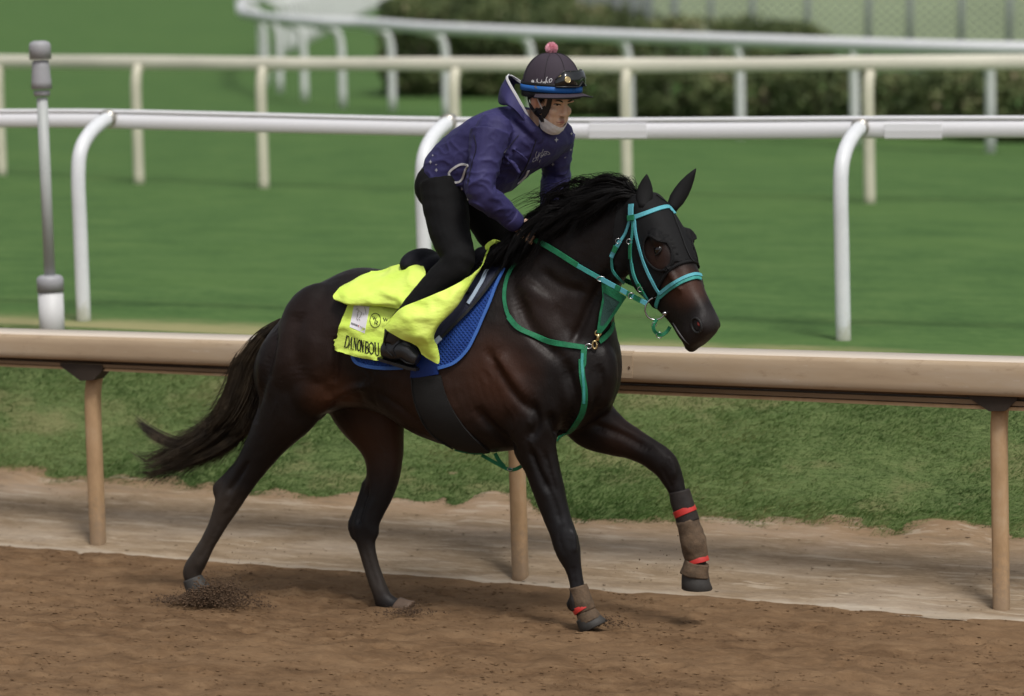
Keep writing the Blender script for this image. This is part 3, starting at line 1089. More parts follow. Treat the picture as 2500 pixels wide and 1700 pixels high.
bulge(1245, 800, .105, 85, 175, .085, -22)     # shoulder blade
bulge(1180, 905, .155, 80, 66, .080, 25)       # triceps
bulge(1300, 880, .10, 64, 80, .095, 10)         # point of shoulder
bulge(1362, 850, .065, 42, 80, .080, 0)        # breast
bulge(1362, 865, -.065, 42, 80, .080, 0)
bulge(1330, 640, .06, 60, 26, .055, -50)       # neck muscle
bulge(725, 750, .13, 100, 115, .118, 20)        # rump
bulge(640, 860, .14, 62, 105, .10, -12)        # hamstring
bulge(712, 870, .16, 70, 80, .10, 20)          # stifle
bulge(725, 750, -.13, 100, 115, .118, 20)
bulge(700, 880, -.12, 70, 90, .11, 10)
bulge(1010, 870, .20, 130, 105, .075, 5)       # ribs
bulge(1010, 870, -.20, 130, 105, .075, 5)

for x, y, l, rx, ry, rl in ((1291, 1226, .13, 24, 28, .036), (1300, 1372, .12, 17, 19, .024), (1513, 1054, -.12, 30, 28, .036), (1568, 1252, -.12, 20, 22, .026), (527, 1122, .125, 30, 34, .038), (493, 1112, .125, 13, 20, .020),
                            (838, 1200, -.08, 26, 34, .034), (806, 1198, -.08, 13, 20, .02), (440, 1288, .12, 22, 22, .03), (868, 1366, -.06, 22, 20, .028)):
    bulge(x, y, l, rx, ry, rl)
hv, hf = remeshed(hb, .0085, 14, .5)
HB_BVH = BVHTree.FromPolygons([tuple(v) for v in hv], hf)


def S(x, y, lift=0.0, bvh=None):
    """surface point seen at a pixel, lifted along the normal"""
    b = bvh or HB_BVH
    d = ray(x, y)
    h = b.ray_cast(CAM, d)
    if h[0] is None:
        q = b.find_nearest(P(x, y, .1))
        return q[0] + q[1] * lift, q[1]
    nn = h[1]
    if nn.dot(d) > 0: nn = -nn
    return h[0] + nn * lift, nn


# muscle lines: grooves (negative) and ridges along paths on the near side
def c3(x, y): return ((x / 2.021 + 600) / K, (y / 2.021 + 600) / K)


LINES = [([c3(1330, 230), c3(1390, 380), c3(1470, 480), c3(1560, 570)], -.012, .028), ([c3(1180, 500), c3(1260, 630), c3(1330, 735), c3(1420, 840)], -.010, .020), ([c3(1230, 520), c3(1310, 640), c3(1400, 760)], .010, .035),
         ([c3(1130, 800), c3(1200, 880), c3(1270, 950), c3(1340, 1010)], -.014, .026), ([c3(1400, 760), c3(1440, 870), c3(1390, 960)], -.013, .022), ([c3(1490, 820), c3(1540, 920), c3(1556, 1000)], -.016, .020),
         ([c3(1570, 560), c3(1610, 690), c3(1625, 800), c3(1560, 930)], -.013, .024), ([c3(1400, 1000), c3(1440, 1100), c3(1500, 1230)], -.010, .014), ([c3(1470, 1010), c3(1500, 1110), c3(1540, 1240)], -.007, .012),
         ([c3(440, 440), c3(442, 580), c3(430, 690)], -.012, .022), ([c3(390, 770), c3(500, 712), c3(620, 690)], .011, .020), ([c3(640, 720), c3(760, 800), c3(900, 905)], -.007, .020),
         ([c3(150, 380), c3(120, 540), c3(70, 720), c3(40, 880)], -.013, .030), ([c3(270, 320), c3(240, 480), c3(270, 660)], -.008, .040), ([c3(330, 420), c3(330, 560), c3(350, 680)], .006, .035),
         ([c3(1820, 80), c3(1730, 230), c3(1660, 380), c3(1610, 490)], -.014, .024), ([c3(1330, 150), c3(1430, 230), c3(1560, 300)], .007, .035), ([c3(1450, 120), c3(1560, 200), c3(1680, 230)], -.007, .022),
         ([c3(1700, 880), c3(1850, 930), c3(2000, 1010)], -.009, .018), ([c3(1640, 600), c3(1690, 700), c3(1700, 800)], .008, .030), ([c3(1740, 580), c3(1760, 700), c3(1720, 800)], -.009, .020),
         ([(566, 1045), (535, 1092), (514, 1120)], -.010, .012), ([(548, 1085), (533, 1125), (507, 1165)], .006, .010), ([(500, 1185), (470, 1240), (452, 1272)], -.005, .008),
         ([(838, 1100), (818, 1165), (812, 1190)], -.010, .013), ([(850, 1130), (832, 1180), (838, 1215)], .006, .010), ([(824, 1235), (842, 1290), (858, 1335)], -.005, .008),
         ([(1276, 1190), (1270, 1222), (1284, 1262)], -.005, .009), ([(1298, 1200), (1304, 1230), (1304, 1258)], .006, .012), ([(1300, 1285), (1306, 1330)], -.005, .008), ([(1236, 1080), (1258, 1140), (1274, 1190)], -.006, .012),
         ([(1512, 1030), (1528, 1056), (1530, 1090)], .006, .012), ([(1500, 1060), (1516, 1090), (1526, 1110)], -.005, .009)]
for i in range(7):      # ribs
    LINES.append(([c3(1010 + 34 * i * 1.0, 640 - 8 * i), c3(1030 + 34 * i, 740 - 6 * i), c3(1075 + 34 * i, 850 - 5 * i)], -.0013, .013))
for i in range(5):
    LINES.append(([c3(560 + 60 * i, 640 + 6 * i), c3(560 + 62 * i, 720 + 8 * i), c3(590 + 62 * i, 800 + 10 * i)], -.0016, .016))
for a_ in ([c3(1195, 560), c3(1235, 600), c3(1250, 660)], [c3(1170, 600), c3(1215, 640), c3(1225, 690)], [c3(1225, 540), c3(1275, 590), c3(1290, 640)], [c3(1150, 640), c3(1190, 690)],       # skin folds behind the shoulder
           [c3(560, 610), c3(600, 650), c3(580, 690)], [c3(600, 600), c3(635, 645), c3(620, 685)]):
    LINES.append((a_, .0030, .007))
for a_ in ([c3(1280, 780), c3(1330, 860), c3(1310, 930)], [c3(1380, 860), c3(1420, 900), c3(1400, 960), c3(1440, 1030)], [c3(1430, 1000), c3(1480, 1080), c3(1490, 1170)], [c3(760, 870), c3(860, 900), c3(960, 960)],
           [c3(2000, 960), c3(2060, 1040), c3(2100, 1120)], [c3(180, 620), c3(160, 760), c3(120, 860)], [c3(640, 960), c3(690, 1060), c3(670, 1160)], [Hd_ for Hd_ in ()]):
    if a_: LINES.append((a_, .0038, .0055))     # veins
V_, N_ = vnormals(hv, hf)
disp = np.zeros(len(V_))
for px_, amp, wid in LINES:
    pts = np.array([tuple(S(q[0], q[1])[0]) for q in catmull(px_, 8)])
    lo, hi = pts.min(0) - wid * 3, pts.max(0) + wid * 3
    idx = np.nonzero(np.all((V_ > lo) & (V_ < hi), axis=1))[0]
    if len(idx) == 0: continue
    # distance to the polyline's samples, fading at its ends
    d2 = ((V_[idx][:, None, :] - pts[None]) ** 2).sum(-1)
    k_ = d2.argmin(1); dm = d2[np.arange(len(idx)), k_]
    u_ = k_ / (len(pts) - 1)
    fade = np.clip(np.minimum(u_, 1 - u_) * 5 + .15, 0, 1)
    disp[idx] += (1.7 if wid > .01 else 1.0) * amp * fade * np.exp(-dm / (wid * wid))
disp += np.array([.0022 * mnoise.noise(Vector(p) * 9) + .0012 * mnoise.noise(Vector(p) * 22) for p in V_])
hv = [Vector(p) for p in (V_ + N_ * disp[:, None])]
HB_BVH = BVHTree.FromPolygons([tuple(v) for v in hv], hf)

# coat
t = NT('dark_bay_coat')
geo = t.n('ShaderNodeNewGeometry')
pos = geo.outputs['Position']
fl = t.noise(3.0, 4, .6, pos)
hairn = t.noise(140, 3, .7, t.mapping((1, 1, .25), src=pos))
base = t.ramp(fl, [(.3, (.0045, .0032, .0031)), (.6, (.0080, .0050, .0044)), (.8, (.0135, .0075, .0058))])


def spot(centre, rad, inner=.25):
    x = t.n('ShaderNodeVectorMath', operation='DISTANCE')
    t.l(pos, x.inputs[0]); x.inputs[1].default_value = centre
    return t.map(t.math('ADD', x.outputs['Value'], t.math('MULTIPLY', t.math('SUBTRACT', fl, .5), rad * .8)), rad * inner, rad, 1, 0)


# tan hair in the flank, over the ribs behind the elbow, on the muzzle and inside the far thigh
for c, rad, colr, amt in ((P(760, 892, .2), .18, (.075, .027, .011), .65), (P(1110, 860, .28), .26, (.055, .020, .010), .75), (P(985, 900, .28), .30, (.034, .015, .009), .8), (P(870, 1000, -.1), .27, (.055, .024, .013), .7),
                          (Hd(.40, .03, .05), .13, (.060, .024, .014), .9), (Hd(.24, .01, .1), .10, (.030, .014, .010), .8), (P(1420, 985, -.1), .16, (.030, .013, .008), .8),
                          (P(700, 780, .25), .3, (.024, .0125, .0095), .7), (P(1225, 720, .2), .25, (.022, .0115, .0085), .7)):
    base = t.mix(t.math('MULTIPLY', spot(tuple(c), rad), amt), base, colr)
# lower legs and muzzle end are black-blue
sepz = t.n('ShaderNodeSeparateXYZ'); t.l(pos, sepz.inputs[0])
base = t.mix(t.map(sepz.outputs[2], .38, .75, .75, 0), base, (.0125, .0125, .0145))
base = t.mix(t.math('MULTIPLY', spot(tuple(Hd(.60, -.01, 0)), .13, .4), .85), base, (.022, .0185, .019))
# dried track dust on the hind cannons
for c in (P(845, 1300, -.05), P(450, 1260, .12), P(505, 1160, .12)):
    base = t.mix(t.math('MULTIPLY', spot(tuple(c), .20), .42), base, (.080, .060, .045))
t.set(Base_Color=base, Roughness=t.map(t.noise(9, 3, .6, pos), .3, .7, .42, .56), Specular_IOR_Level=.24)
t.set(Sheen_Weight=.0, Sheen_Roughness=.4)
vein = t.noise(16, 3, .55, pos)
hair2 = t.noise(420, 2, .6, t.mapping((1, 1, .18), (0, R(35), 0), src=pos))
t.bump(t.math('ADD', t.math('MULTIPLY', vein, .7), t.math('ADD', t.math('MULTIPLY', hairn, .22), t.math('MULTIPLY', hair2, .10))), .22, .02)
M_COAT = t.m
body = mesh_obj('body', hv, hf, M_COAT, horse)

M_HOOF = simple('hoof_horn', (.036, .033, .030), .7, .25, 14, .2, 60, .004)
M_HOOFPALE = simple('dusty_hoof', (.13, .085, .058), .7, .2, 12)


def hoof(top, tip_dir, length, rt, rb, mat, name='hoof'):
    """short truncated cone with a sloping sole"""
    d = tip_dir.normalized()
    f = (TD - d * TD.dot(d)).normalized()
    rings = []
    for k, (h_, r_, sh) in enumerate(((0, rt * .96, 0), (.12, rt, 0), (.6, (rt + rb) / 2, .004), (.95, rb, .010), (1.0, rb * .93, .010))):
        c = top + d * (length * h_) + f * sh
        rings.append([c + f * (math.cos(a) * r_ * 1.12) + TN * (math.sin(a) * r_) for a in [2 * math.pi * j / 18 for j in range(18)]])
    MB().loft(rings).build(name, mat, horse)


hoof(P(437, 1312, .12), P(452, 1352, .12) - P(437, 1312, .12), .075, .042, .054, M_HOOF)
hoof(P(898, 1374, -.06), P(926, 1394, -.06) - P(898, 1374, -.06), .066, .040, .050, M_HOOFPALE)
hoof(P(1331, 1398, .12), P(1344, 1424, .12) - P(1331, 1398, .12), .060, .046, .058, M_HOOF)
hoof(P(1577, 1292, -.12), P(1577, 1340, -.12) - P(1577, 1292, -.12), .088, .050, .060, M_HOOF)

# eyes and nostrils
M_EYE = simple('wet_dark_eye', (.004, .003, .003), .06, .1, 5, spec=.8)
M_LID = simple('eyelid_skin', (.005, .004, .004), .7, .2, 20)
M_NOSTRIL = simple('nostril_dark', (.006, .003, .003), .7, .2, 10)
M_NOSTRED = simple('nostril_lining', (.22, .02, .015), .5, .2, 10)
M_LIPLINE = simple('grey_lip', (.055, .050, .052), .5, .3, 30)
for sg in (1, -1):
    hit = HB_BVH.ray_cast(Hd(.215, .030, .3 * sg), -HR * sg)
    c = hit[0]; nn = hit[1]
    e = c - nn * .012
    MB().ell(e, HA * .021, HB * .025, nn * .0195, 18, 12).build('eye', M_EYE, horse)
    for off, w in ((-.0165, .0042), (.0165, .0042)):
        pts = []
        for k in range(9):
            a = math.pi * (k / 8 - .5)
            pts.append(e + nn * (.013 * math.cos(a) + .003) + HB * (.025 * math.sin(a)) + HA * (off * (math.cos(a) ** .7)))
        MB().tube(pts, [w * .5 + w * .5 * math.sin(math.pi * k / 8) for k in range(9)], 8).build('eyelid', M_LID, horse)
    hit = HB_BVH.ray_cast(Hd(.575, .006, .3 * sg), -HR * sg)
    c, nn = hit[0], hit[1]
    if sg < 0:          # the far nostril, seen edge on
        MB().ell(c - nn * .005, HA * .024, HB * .020, nn * .0055, 18, 10).build('nostril', M_NOSTRIL, horse)
        continue
    MB().ell(c - nn * .004, HA * .029, HB * .025, nn * .007, 18, 10).build('nostril', M_NOSTRIL, horse)
    MB().ell(c + HA * .002 + HB * .013, HA * .011, HB * .006, nn * .006, 12, 8).build('nostril_lining', M_NOSTRED, horse)
    rim = [c + nn * .002 + HA * (.032 * math.cos(a)) + HB * (.027 * math.sin(a)) for a in [2 * math.pi * k / 20 for k in range(21)]]
    MB().tube(rim, .0055, 8).build('nostril_rim', M_LID, horse)
# mouth line on the near side
pts = []
for k in range(9):
    u = k / 8
    hit = HB_BVH.ray_cast(Hd(.485 + .135 * u, -.112 + .020 * u, .3), -HR)
    if hit[0]: pts.append(hit[0] + hit[1] * .0005)
MB().tube(pts, [.0022 + .0022 * math.sin(math.pi * k / (len(pts) - 1)) for k in range(len(pts))], 8).build('lip', M_LIPLINE, horse)


# ------------------------------------------------------------------ things that lie on the horse
def ribbon(pts, nrm, width, thick=.004):
    """flat strap along points with normals -> (verts, faces)"""
    n = len(pts)
    if not hasattr(width, '__len__'): width = [width] * n
    rings = []
    for i in range(n):
        t_ = (pts[min(i + 1, n - 1)] - pts[max(i - 1, 0)]).normalized()
        nn = (nrm[i] - t_ * nrm[i].dot(t_)).normalized()
        s = t_.cross(nn)
        w = width[i] / 2
        rings.append([pts[i] + s * w, pts[i] + s * w * .9 + nn * thick, pts[i] - s * w * .9 + nn * thick, pts[i] - s * w, pts[i] - s * w * .9 - nn * thick * .6, pts[i] + s * w * .9 - nn * thick * .6])
    mb = MB(); mb.loft(rings)
    return mb


def strap(px, width, name, mat, parent, lift=.003, per=6, thick=.0035, bvh=None):
    """strap lying on the horse along a pixel path (optional third value: lift; or ('l', value) plane)"""
    q = catmull([p[:2] for p in px], per)
    lf = catmull([((p[2] if len(p) > 2 else lift),) for p in px], per)
    pts, nr = [], []
    for a, l_ in zip(q, lf):
        p_, n_ = S(a[0], a[1], l_[0], bvh)
        pts.append(p_); nr.append(n_)
    pts, nr = smooth_path(pts, nr)
    return ribbon(pts, nr, width, thick).build(name, mat, parent, False)


def smooth_path(pts, nr, it=3):
    for _ in range(it):
        pts = [pts[0]] + [(pts[i - 1] + pts[i] * 2 + pts[i + 1]) / 4 for i in range(1, len(pts) - 1)] + [pts[-1]]
        nr = [nr[0]] + [((nr[i - 1] + nr[i] * 2 + nr[i + 1]) / 4).normalized() for i in range(1, len(nr) - 1)] + [nr[-1]]
    return pts, nr


def fstrap(pts3, width, name, mat, parent, nrm=None, per=6, thick=.003):
    """free strap through world points"""
    q = [Vector(p) for p in catmull([tuple(p) for p in pts3], per)]
    nr = [(nrm or TN)] * len(q)
    return ribbon(q, nr, width, thick).build(name, mat, parent, False)


def ring3(c, ax, ay, rad, wire, name, mat, parent, seg=32):
    pts = [c + ax * (rad * math.cos(2 * math.pi * k / seg)) + ay * (rad * math.sin(2 * math.pi * k / seg)) for k in range(seg + 1)]
    return MB().tube(pts, wire, 8).build(name, mat, parent)


def patch(rows, nu, nv, name, mat, parent, thick=.004, wrinkle=0.0, wscale=6.0, seed=0, bvh=None):
    """cloth through a grid of control points (x, y, lift) over the horse, or (x, y, l, 1) on the plane l"""
    def pos_of(c):
        if len(c) > 3 and c[3] > .5: return P(c[0], c[1], c[2])
        return S(c[0], c[1], c[2], bvh)[0]
    absolute = any(len(c) > 3 for r_ in rows for c in r_)
    if absolute:
        grid = [[tuple(pos_of(c)) for c in r_] for r_ in rows]
    else:
        grid = [[tuple(c) for c in r_] for r_ in rows]
    g1 = [catmull(r_, nu) for r_ in grid]
    cols = list(zip(*g1))
    g2 = [catmull(c, nv) for c in cols]         # [col][row]
    nc, nr = len(g2), len(g2[0])
    V = []
    for j in range(nr):
        for i in range(nc):
            c = g2[i][j]
            if absolute: p = Vector(c)
            else: p = S(c[0], c[1], c[2], bvh)[0]
            if wrinkle:
                k = mnoise.fractal(Vector((p.x * wscale + seed, p.y * wscale, p.z * wscale * 1.4)), 1.0, 2.0, 3)
                k2 = mnoise.noise(Vector((p.x * wscale * 1.6 + p.z * wscale + seed, p.y * wscale, p.z * wscale * 1.2 - p.x * wscale)))
                p = p + TN * (wrinkle * (.7 * k + .1 + .55 * max(0, 1 - abs(k2) * 4)))
            V.append(p)
    f = [(j * nc + i, j * nc + i + 1, (j + 1) * nc + i + 1, (j + 1) * nc + i) for j in range(nr - 1) for i in range(nc - 1)]
    # light smoothing
    A = np.array([tuple(p) for p in V]).reshape(nr, nc, 3)
    for _ in range(2):
        B = A.copy()
        B[1:-1, 1:-1] = (A[1:-1, 1:-1] * 2 + A[:-2, 1:-1] + A[2:, 1:-1] + A[1:-1, :-2] + A[1:-1, 2:]) / 6
        A = B
    V = [Vector(p) for p in A.reshape(-1, 3)]
    # normals should face the camera
    V_, N_ = vnormals(V, f)
    if np.mean(N_ @ np.array(tuple(TN))) < 0:
        f = [q[::-1] for q in f]
    bv = BVHTree.FromPolygons([tuple(p) for p in V], f)
    v2, f2 = solid(V, f, thick)
    o = mesh_obj(name, v2, f2, mat, parent)
    return o, bv


def hair(name, strands, mat, parent, sides=3):
    v, f = [], []
    for pts, r0, r1 in strands:
        n = len(pts); b = len(v)
        for i, p in enumerate(pts):
            t_ = (pts[min(i + 1, n - 1)] - pts[max(i - 1, 0)]).normalized()
            e1 = t_.orthogonal().normalized(); e2 = t_.cross(e1)
            u = i / (n - 1)
            r_ = r0 * (1 - u) ** .6 + r1
            for k in range(sides):
                a = 2 * math.pi * k / sides
                v.append(p + e1 * (r_ * math.cos(a)) + e2 * (r_ * math.sin(a)))
        for i in range(n - 1):
            for k in range(sides):
                a, c = b + i * sides + k, b + i * sides + (k + 1) % sides
                f.append((a, c, c + sides, a + sides))
    return mesh_obj(name, v, f, mat, parent)


t = NT('black_hair')
f_ = t.noise(30, 3, .6)
t.set(Base_Color=t.ramp(f_, [(.3, (.0022, .002, .002)), (.7, (.006, .005, .005))]), Roughness=.42, Specular_IOR_Level=.22)
M_MANE = t.m
t = NT('brown_black_hair')
f_ = t.noise(14, 4, .6)
t.set(Base_Color=t.ramp(f_, [(.3, (.014, .010, .007)), (.55, (.040, .029, .018)), (.75, (.090, .066, .042))]), Roughness=.5, Specular_IOR_Level=.3)
M_TAIL = t.m


def G(s=1.0): return rng.gauss(0, s)


# mane blown back from the crest
crest = [(1452, 446), (1418, 438), (1375, 444), (1315, 462), (1255, 493), (1205, 531), (1162, 575), (1125, 603)]
loff = [.08, .075, .06, .045, .03, .015, .005, 0]
cr = catmull([(*c, o) for c, o in zip(crest, loff)], 12)
strands = []
for lk in range(150):
    u = (lk + rng.random()) / 150
    ci = u * (len(cr) - 1)
    c = cr[min(len(cr) - 1, int(ci))]
    c2 = cr[min(len(cr) - 1, int(ci) + 3)]
    near = rng.random() < .55
    Lx = rng.uniform(80, 185) * (1 - .38 * u)       # px the lock reaches back
    rise = rng.uniform(8, 52) * (1 - .6 * u) * (.45 if near else 1)
    fall = (rng.uniform(15, 80) if near else rng.uniform(-25, 35)) * (1 - .30 * u)
    slope = (c2[1] - c[1]) / max(6.0, abs(c2[0] - c[0]))       # the crest drops backwards
    lat = rng.uniform(.03, .11) if near else G(.02) + .02
    w1, w2, ph = G(9), G(12), rng.uniform(0, 6.28)
    for k in range(rng.randint(18, 42)):
        jx, jy, jl, ln = G(6), G(3), G(.012), rng.uniform(.7, 1.08)
        f1, f2 = G(3.5), G(5)
        pts = []
        for i in range(9):
            v_ = i / 8 * ln
            sp = 1 - .7 * min(1, v_)
            x = c[0] + jx * sp - Lx * (v_ ** 1.15) + w1 * math.sin(v_ * 4 + ph) + f1 * v_
            y = c[1] + 5 + jy * sp - rise * 1.1 * math.sin(min(1, v_ * 1.2) * math.pi) + (fall + Lx * min(1.0, slope) * .72) * v_ ** 1.5 + w2 * math.sin(v_ * 3.5 + ph * 1.7) * v_ + f2 * v_ * v_
            pts.append(P(x, y, c[2] + lat * v_ ** .7 + jl * sp))
        strands.append((pts, .0012, .0004))
for lk in range(26):       # locks over the withers and the rider's hands
    u = rng.uniform(.50, .88)
    c = cr[int(u * (len(cr) - 1))]
    Lx, fall, lat, ph = rng.uniform(60, 105), rng.uniform(5, 48), rng.uniform(.08, .19), rng.uniform(0, 6.28)
    for k in range(30):
        jx, jy, jl, ln = G(6), G(3), G(.010), rng.uniform(.7, 1.1)
        pts = []
        for i in range(8):
            v_ = i / 7 * ln
            sp = 1 - .65 * min(1, v_)
            pts.append(P(c[0] + jx * sp - Lx * v_, c[1] + 4 + jy * sp - 20 * math.sin(v_ * 2.6) + (fall + Lx * .45) * v_ ** 1.4 + 5 * math.sin(v_ * 4 + ph), c[2] + lat * v_ ** .6 + jl * sp))
        strands.append((pts, .0012, .0004))
for k in range(1100):       # short hair that fills the roots
    c = cr[int(rng.random() * (len(cr) - 1))]
    pts = []
    Lx, fl_, lt = rng.uniform(25, 60), rng.uniform(5, 40), rng.uniform(-.02, .07)
    for i in range(6):
        v_ = i / 5
        pts.append(P(c[0] - Lx * v_ + G(1), c[1] + 5 - 14 * math.sin(v_ * 2.6) + fl_ * v_ * v_ + Lx * .35 * v_, c[2] + G(.003) + lt * v_))
    strands.append((pts, .0016, .0005))
for k in range(240):        # loose flyaway strands over the poll
    c = cr[int(rng.random() * len(cr) * .55)]
    pts = []
    Lx, ris, w = rng.uniform(40, 130), rng.uniform(18, 55), G(.04)
    for i in range(9):
        v_ = i / 8
        pts.append(P(c[0] - Lx * v_ + 14 * math.sin(v_ * 3), c[1] + 2 - ris * math.sin(v_ * math.pi * .8) + 12 * v_ * v_, c[2] + w * v_))
    strands.append((pts, .0010, .0003))
hair('mane', strands, M_MANE, horse)
# forelock stump is under the hood; tail
tc = [(642, 728), (606, 775), (578, 835), (556, 900), (528, 955), (478, 1000), (412, 1032), (335, 1062)]
tw = [6, 26, 42, 44, 44, 34, 22, 9]
tcur = catmull([(*c, w) for c, w in zip(tc, tw)], 6)


def tail_at(u):
    k = min(.9999, max(0, u)) * (len(tcur) - 1); i0 = int(k); fr_ = k - i0
    q, q2 = tcur[i0], tcur[min(len(tcur) - 1, i0 + 1)]
    x, y, w = [q[m] * (1 - fr_) + q2[m] * fr_ for m in range(3)]
    dx, dy = q2[0] - q[0], q2[1] - q[1]
    L_ = math.hypot(dx, dy) + 1e-6
    return x, y, w, -dy / L_, dx / L_


strands = []
for lk in range(150):
    a = rng.uniform(-1, 1); b_ = G(.028)
    end = rng.choice((.55, .7, .82, .9, .97, 1.0)) * rng.uniform(.9, 1.04)
    st0 = 0 if rng.random() < .55 else rng.uniform(0, .4)
    ph, am = rng.uniform(0, 6.28), rng.uniform(2, 9)
    fly = G(16)
    for k in range(rng.randint(18, 38)):
        ja, jb, ln = G(.20), G(.010), rng.uniform(.80, 1.05)
        f1 = G(5)
        pts = []
        for i in range(13):
            v_ = i / 12
            u = st0 + (end - st0) * v_ * ln
            x, y, w, nx, ny = tail_at(u)
            off = (a + ja * (1 - .75 * v_)) * w * .9 + am * math.sin(u * 8 + ph) * u + fly * v_ ** 2.2 + f1 * v_ ** 2
            ext = max(0, u - .9999) * 300
            pts.append(P(x + nx * off - ext, y + ny * off - ext * .1, -.005 + (b_ + jb * (1 - .6 * v_)) * (.5 + u)))
        strands.append((pts, .0012, .0003))
for lk in range(16):        # locks curling up behind the end
    a = G(1)
    for k in range(26):
        j1, j2, ln = G(3), G(2.5), rng.uniform(.6, 1.05)
        pts = []
        for i in range(10):
            u = i / 9 * ln
            pts.append(P(440 - 125 * u + a * 7 + j1 * (1 - .5 * u), 1008 + 12 * u - 58 * max(0, u) ** 2.0 + a * (5 + 9 * u) + j2 * (1 + u), .012 + .006 * a))
        strands.append((pts, .0010, .0003))
for k in range(800):        # wispy single hairs along the outer edge and the end
    pts = []
    u0 = rng.uniform(.15, .9); L_ = rng.uniform(.1, .3); sg = rng.choice((-1, -1, 1)); o_ = rng.uniform(8, 40)
    for i in range(9):
        v_ = i / 8
        x, y, w, nx, ny = tail_at(min(.999, u0 + L_ * v_))
        ov = max(0, u0 + L_ * v_ - .999) * 260
        off = sg * (w * .8 + o_ * v_ ** 1.6)
        pts.append(P(x + nx * off - ov, y + ny * off - ov * .2, G(.002)))
    strands.append((pts, .0006, .0003))
hair('tail', strands, M_TAIL, horse)

# ================================================================== tack
def z1(x, y): return ((x / 3.038 + 950) / K, (y / 3.038 + 80) / K)
def z2(x, y): return ((x / 5.643 + 1200) / K, (y / 5.643 + 80) / K)
def r3(x, y): return ((x / 3.038 + 1200) / K, (y / 3.038 + 380) / K)
def r4(x, y): return ((x / 3.95 + 780) / K, (y / 3.95 + 560) / K)
def r7(x, y): return ((x / 3.2909 + 1450) / K, (y / 3.2909 + 400) / K)
def r8(x, y): return ((x / 7.9 + 800) / K, (y / 7.9 + 720) / K)
def z7(x, y): return ((x / 2.2573 + 1050) / K, (y / 2.2573 + 850) / K)
def depth(x, y, ref): return on_plane(x, y, ref, FWD)


def weave(name, c, rough=.8, scale=220.0, strength=.35, var=.15, sheen=.0, big=5.0, wr=0.0, wrs=9.0):
    if name in MATS: return MATS[name]
    t = NT(name)
    f = t.noise(big, 4, .6)
    t.set(Base_Color=t.ramp(f, [(.3, tuple(x * (1 - var) for x in c)), (.7, tuple(min(1, x * (1 + var)) for x in c))]), Roughness=rough, Specular_IOR_Level=.25, Sheen_Weight=sheen)
    h = t.noise(scale, 2, .5)
    if wr:
        h = t.math('ADD', t.math('MULTIPLY', h, .15), t.math('MULTIPLY', t.noise(wrs, 3, .5, t.mapping((1, 1, .6))), wr))
        t.bump(h, strength, .02)
    else:
        t.bump(h, strength, .002)
    MATS[name] = t.m
    return t.m


M_HOOD = weave('black_lycra', (.0045, .0045, .005), .75, 300, .2)
M_SEAM = simple('black_seam', (.004, .004, .004), .6)
M_GREEN = weave('green_webbing', (.016, .165, .075), .65, 260, .4, .22, big=30)
M_AQUA = weave('aqua_webbing', (.105, .40, .47), .6, 260, .4, .12, big=25)
M_AQUAG = weave('teal_webbing', (.05, .30, .27), .6, 260, .4, .2, big=25)
M_MESHG = weave('teal_mesh', (.035, .085, .075), .8, 160, .6, .25)
M_CHROME = simple('steel', (.45, .45, .46), .25, .1, 10, metal=1.0)
M_BRASS = simple('brass', (.62, .50, .26), .3, .1, 10, metal=1.0)

# --- hood with eye holes, cut from the shape of the head
V_, N_ = vnormals(hv, hf)
loc = np.array([[ (Vector(p) - HO).dot(HA), (Vector(p) - HO).dot(HB), (Vector(p) - HO).dot(HR)] for p in V_])
tt, bb, rr_ = loc[:, 0], loc[:, 1], loc[:, 2]
inhood = (tt > -.12) & (tt < .305 + (.085 - bb) * .22) & (bb + .784 * tt > -.125) & (np.abs(rr_) < .20) & (bb > -.30) & (bb < .2)
hole = (((tt - .222) / .080) ** 2 + ((bb - .018) / .052) ** 2 < 1) & (np.abs(rr_) > .045)
inhood &= ~hole
sel = [q for q in hf if all(inhood[i] for i in q)]
cnt = np.zeros(len(V_), int)
for q in sel:
    for i in q: cnt[i] += 1
ev_ = np.sqrt(((tt - .222) / .080) ** 2 + ((bb - .018) / .052) ** 2)
for i in np.nonzero((cnt > 0) & (ev_ < 1.35) & (np.abs(rr_) > .045) & (cnt < 4))[0]:
    k_ = 1.0 / ev_[i] - 1.0           # clean round edge to the eye hole
    V_[i] = V_[i] + np.array(tuple(HA)) * ((tt[i] - .222) * k_) + np.array(tuple(HB)) * ((bb[i] - .018) * k_)
# keep the biggest piece only
lim = .305 + (.085 - bb) * .22
for i in np.nonzero((cnt > 0) & (cnt < 4) & (np.abs(tt - lim) < .016))[0]:
    V_[i] = V_[i] + np.array(tuple(HA)) * (lim[i] - tt[i])
used = sorted({i for q in sel for i in q}); remap = {o: n for n, o in enumerate(used)}
hverts = [Vector(V_[i] + N_[i] * .006) for i in used]
hfaces = [tuple(remap[i] for i in q) for q in sel]
sv, sf = solid(hverts, hfaces, .005)
hood = thing('racing_hood', 'black stretch hood with eye holes and ear covers on the horse\'s head', 'hood', HO)
mesh_obj('hood_fabric', sv, sf, M_HOOD, hood)


def ear(base, tip, wide, side, name):
    ax = (tip - base)
    L = ax.length; ax.normalize()
    s = (side - ax * side.dot(ax)).normalized(); f_ = ax.cross(s)
    rings = []
    for u, w, th in ((-.15, .75, .75), (0, .82, .70), (.15, 1.0, .62), (.35, 1.0, .52), (.55, .86, .44), (.75, .58, .38), (.9, .28, .30), (.99, .06, .12)):
        c = base + ax * (L * u) + f_ * (.006 * math.sin(u * 3))
        rings.append([c + s * (math.cos(a) * wide * .5 * w) + f_ * (math.sin(a) * wide * .5 * th * (1 if math.sin(a) < 0 else .8)) for a in [2 * math.pi * j / 16 for j in range(16)]])
    return MB().loft(rings).build(name, M_HOOD, hood)


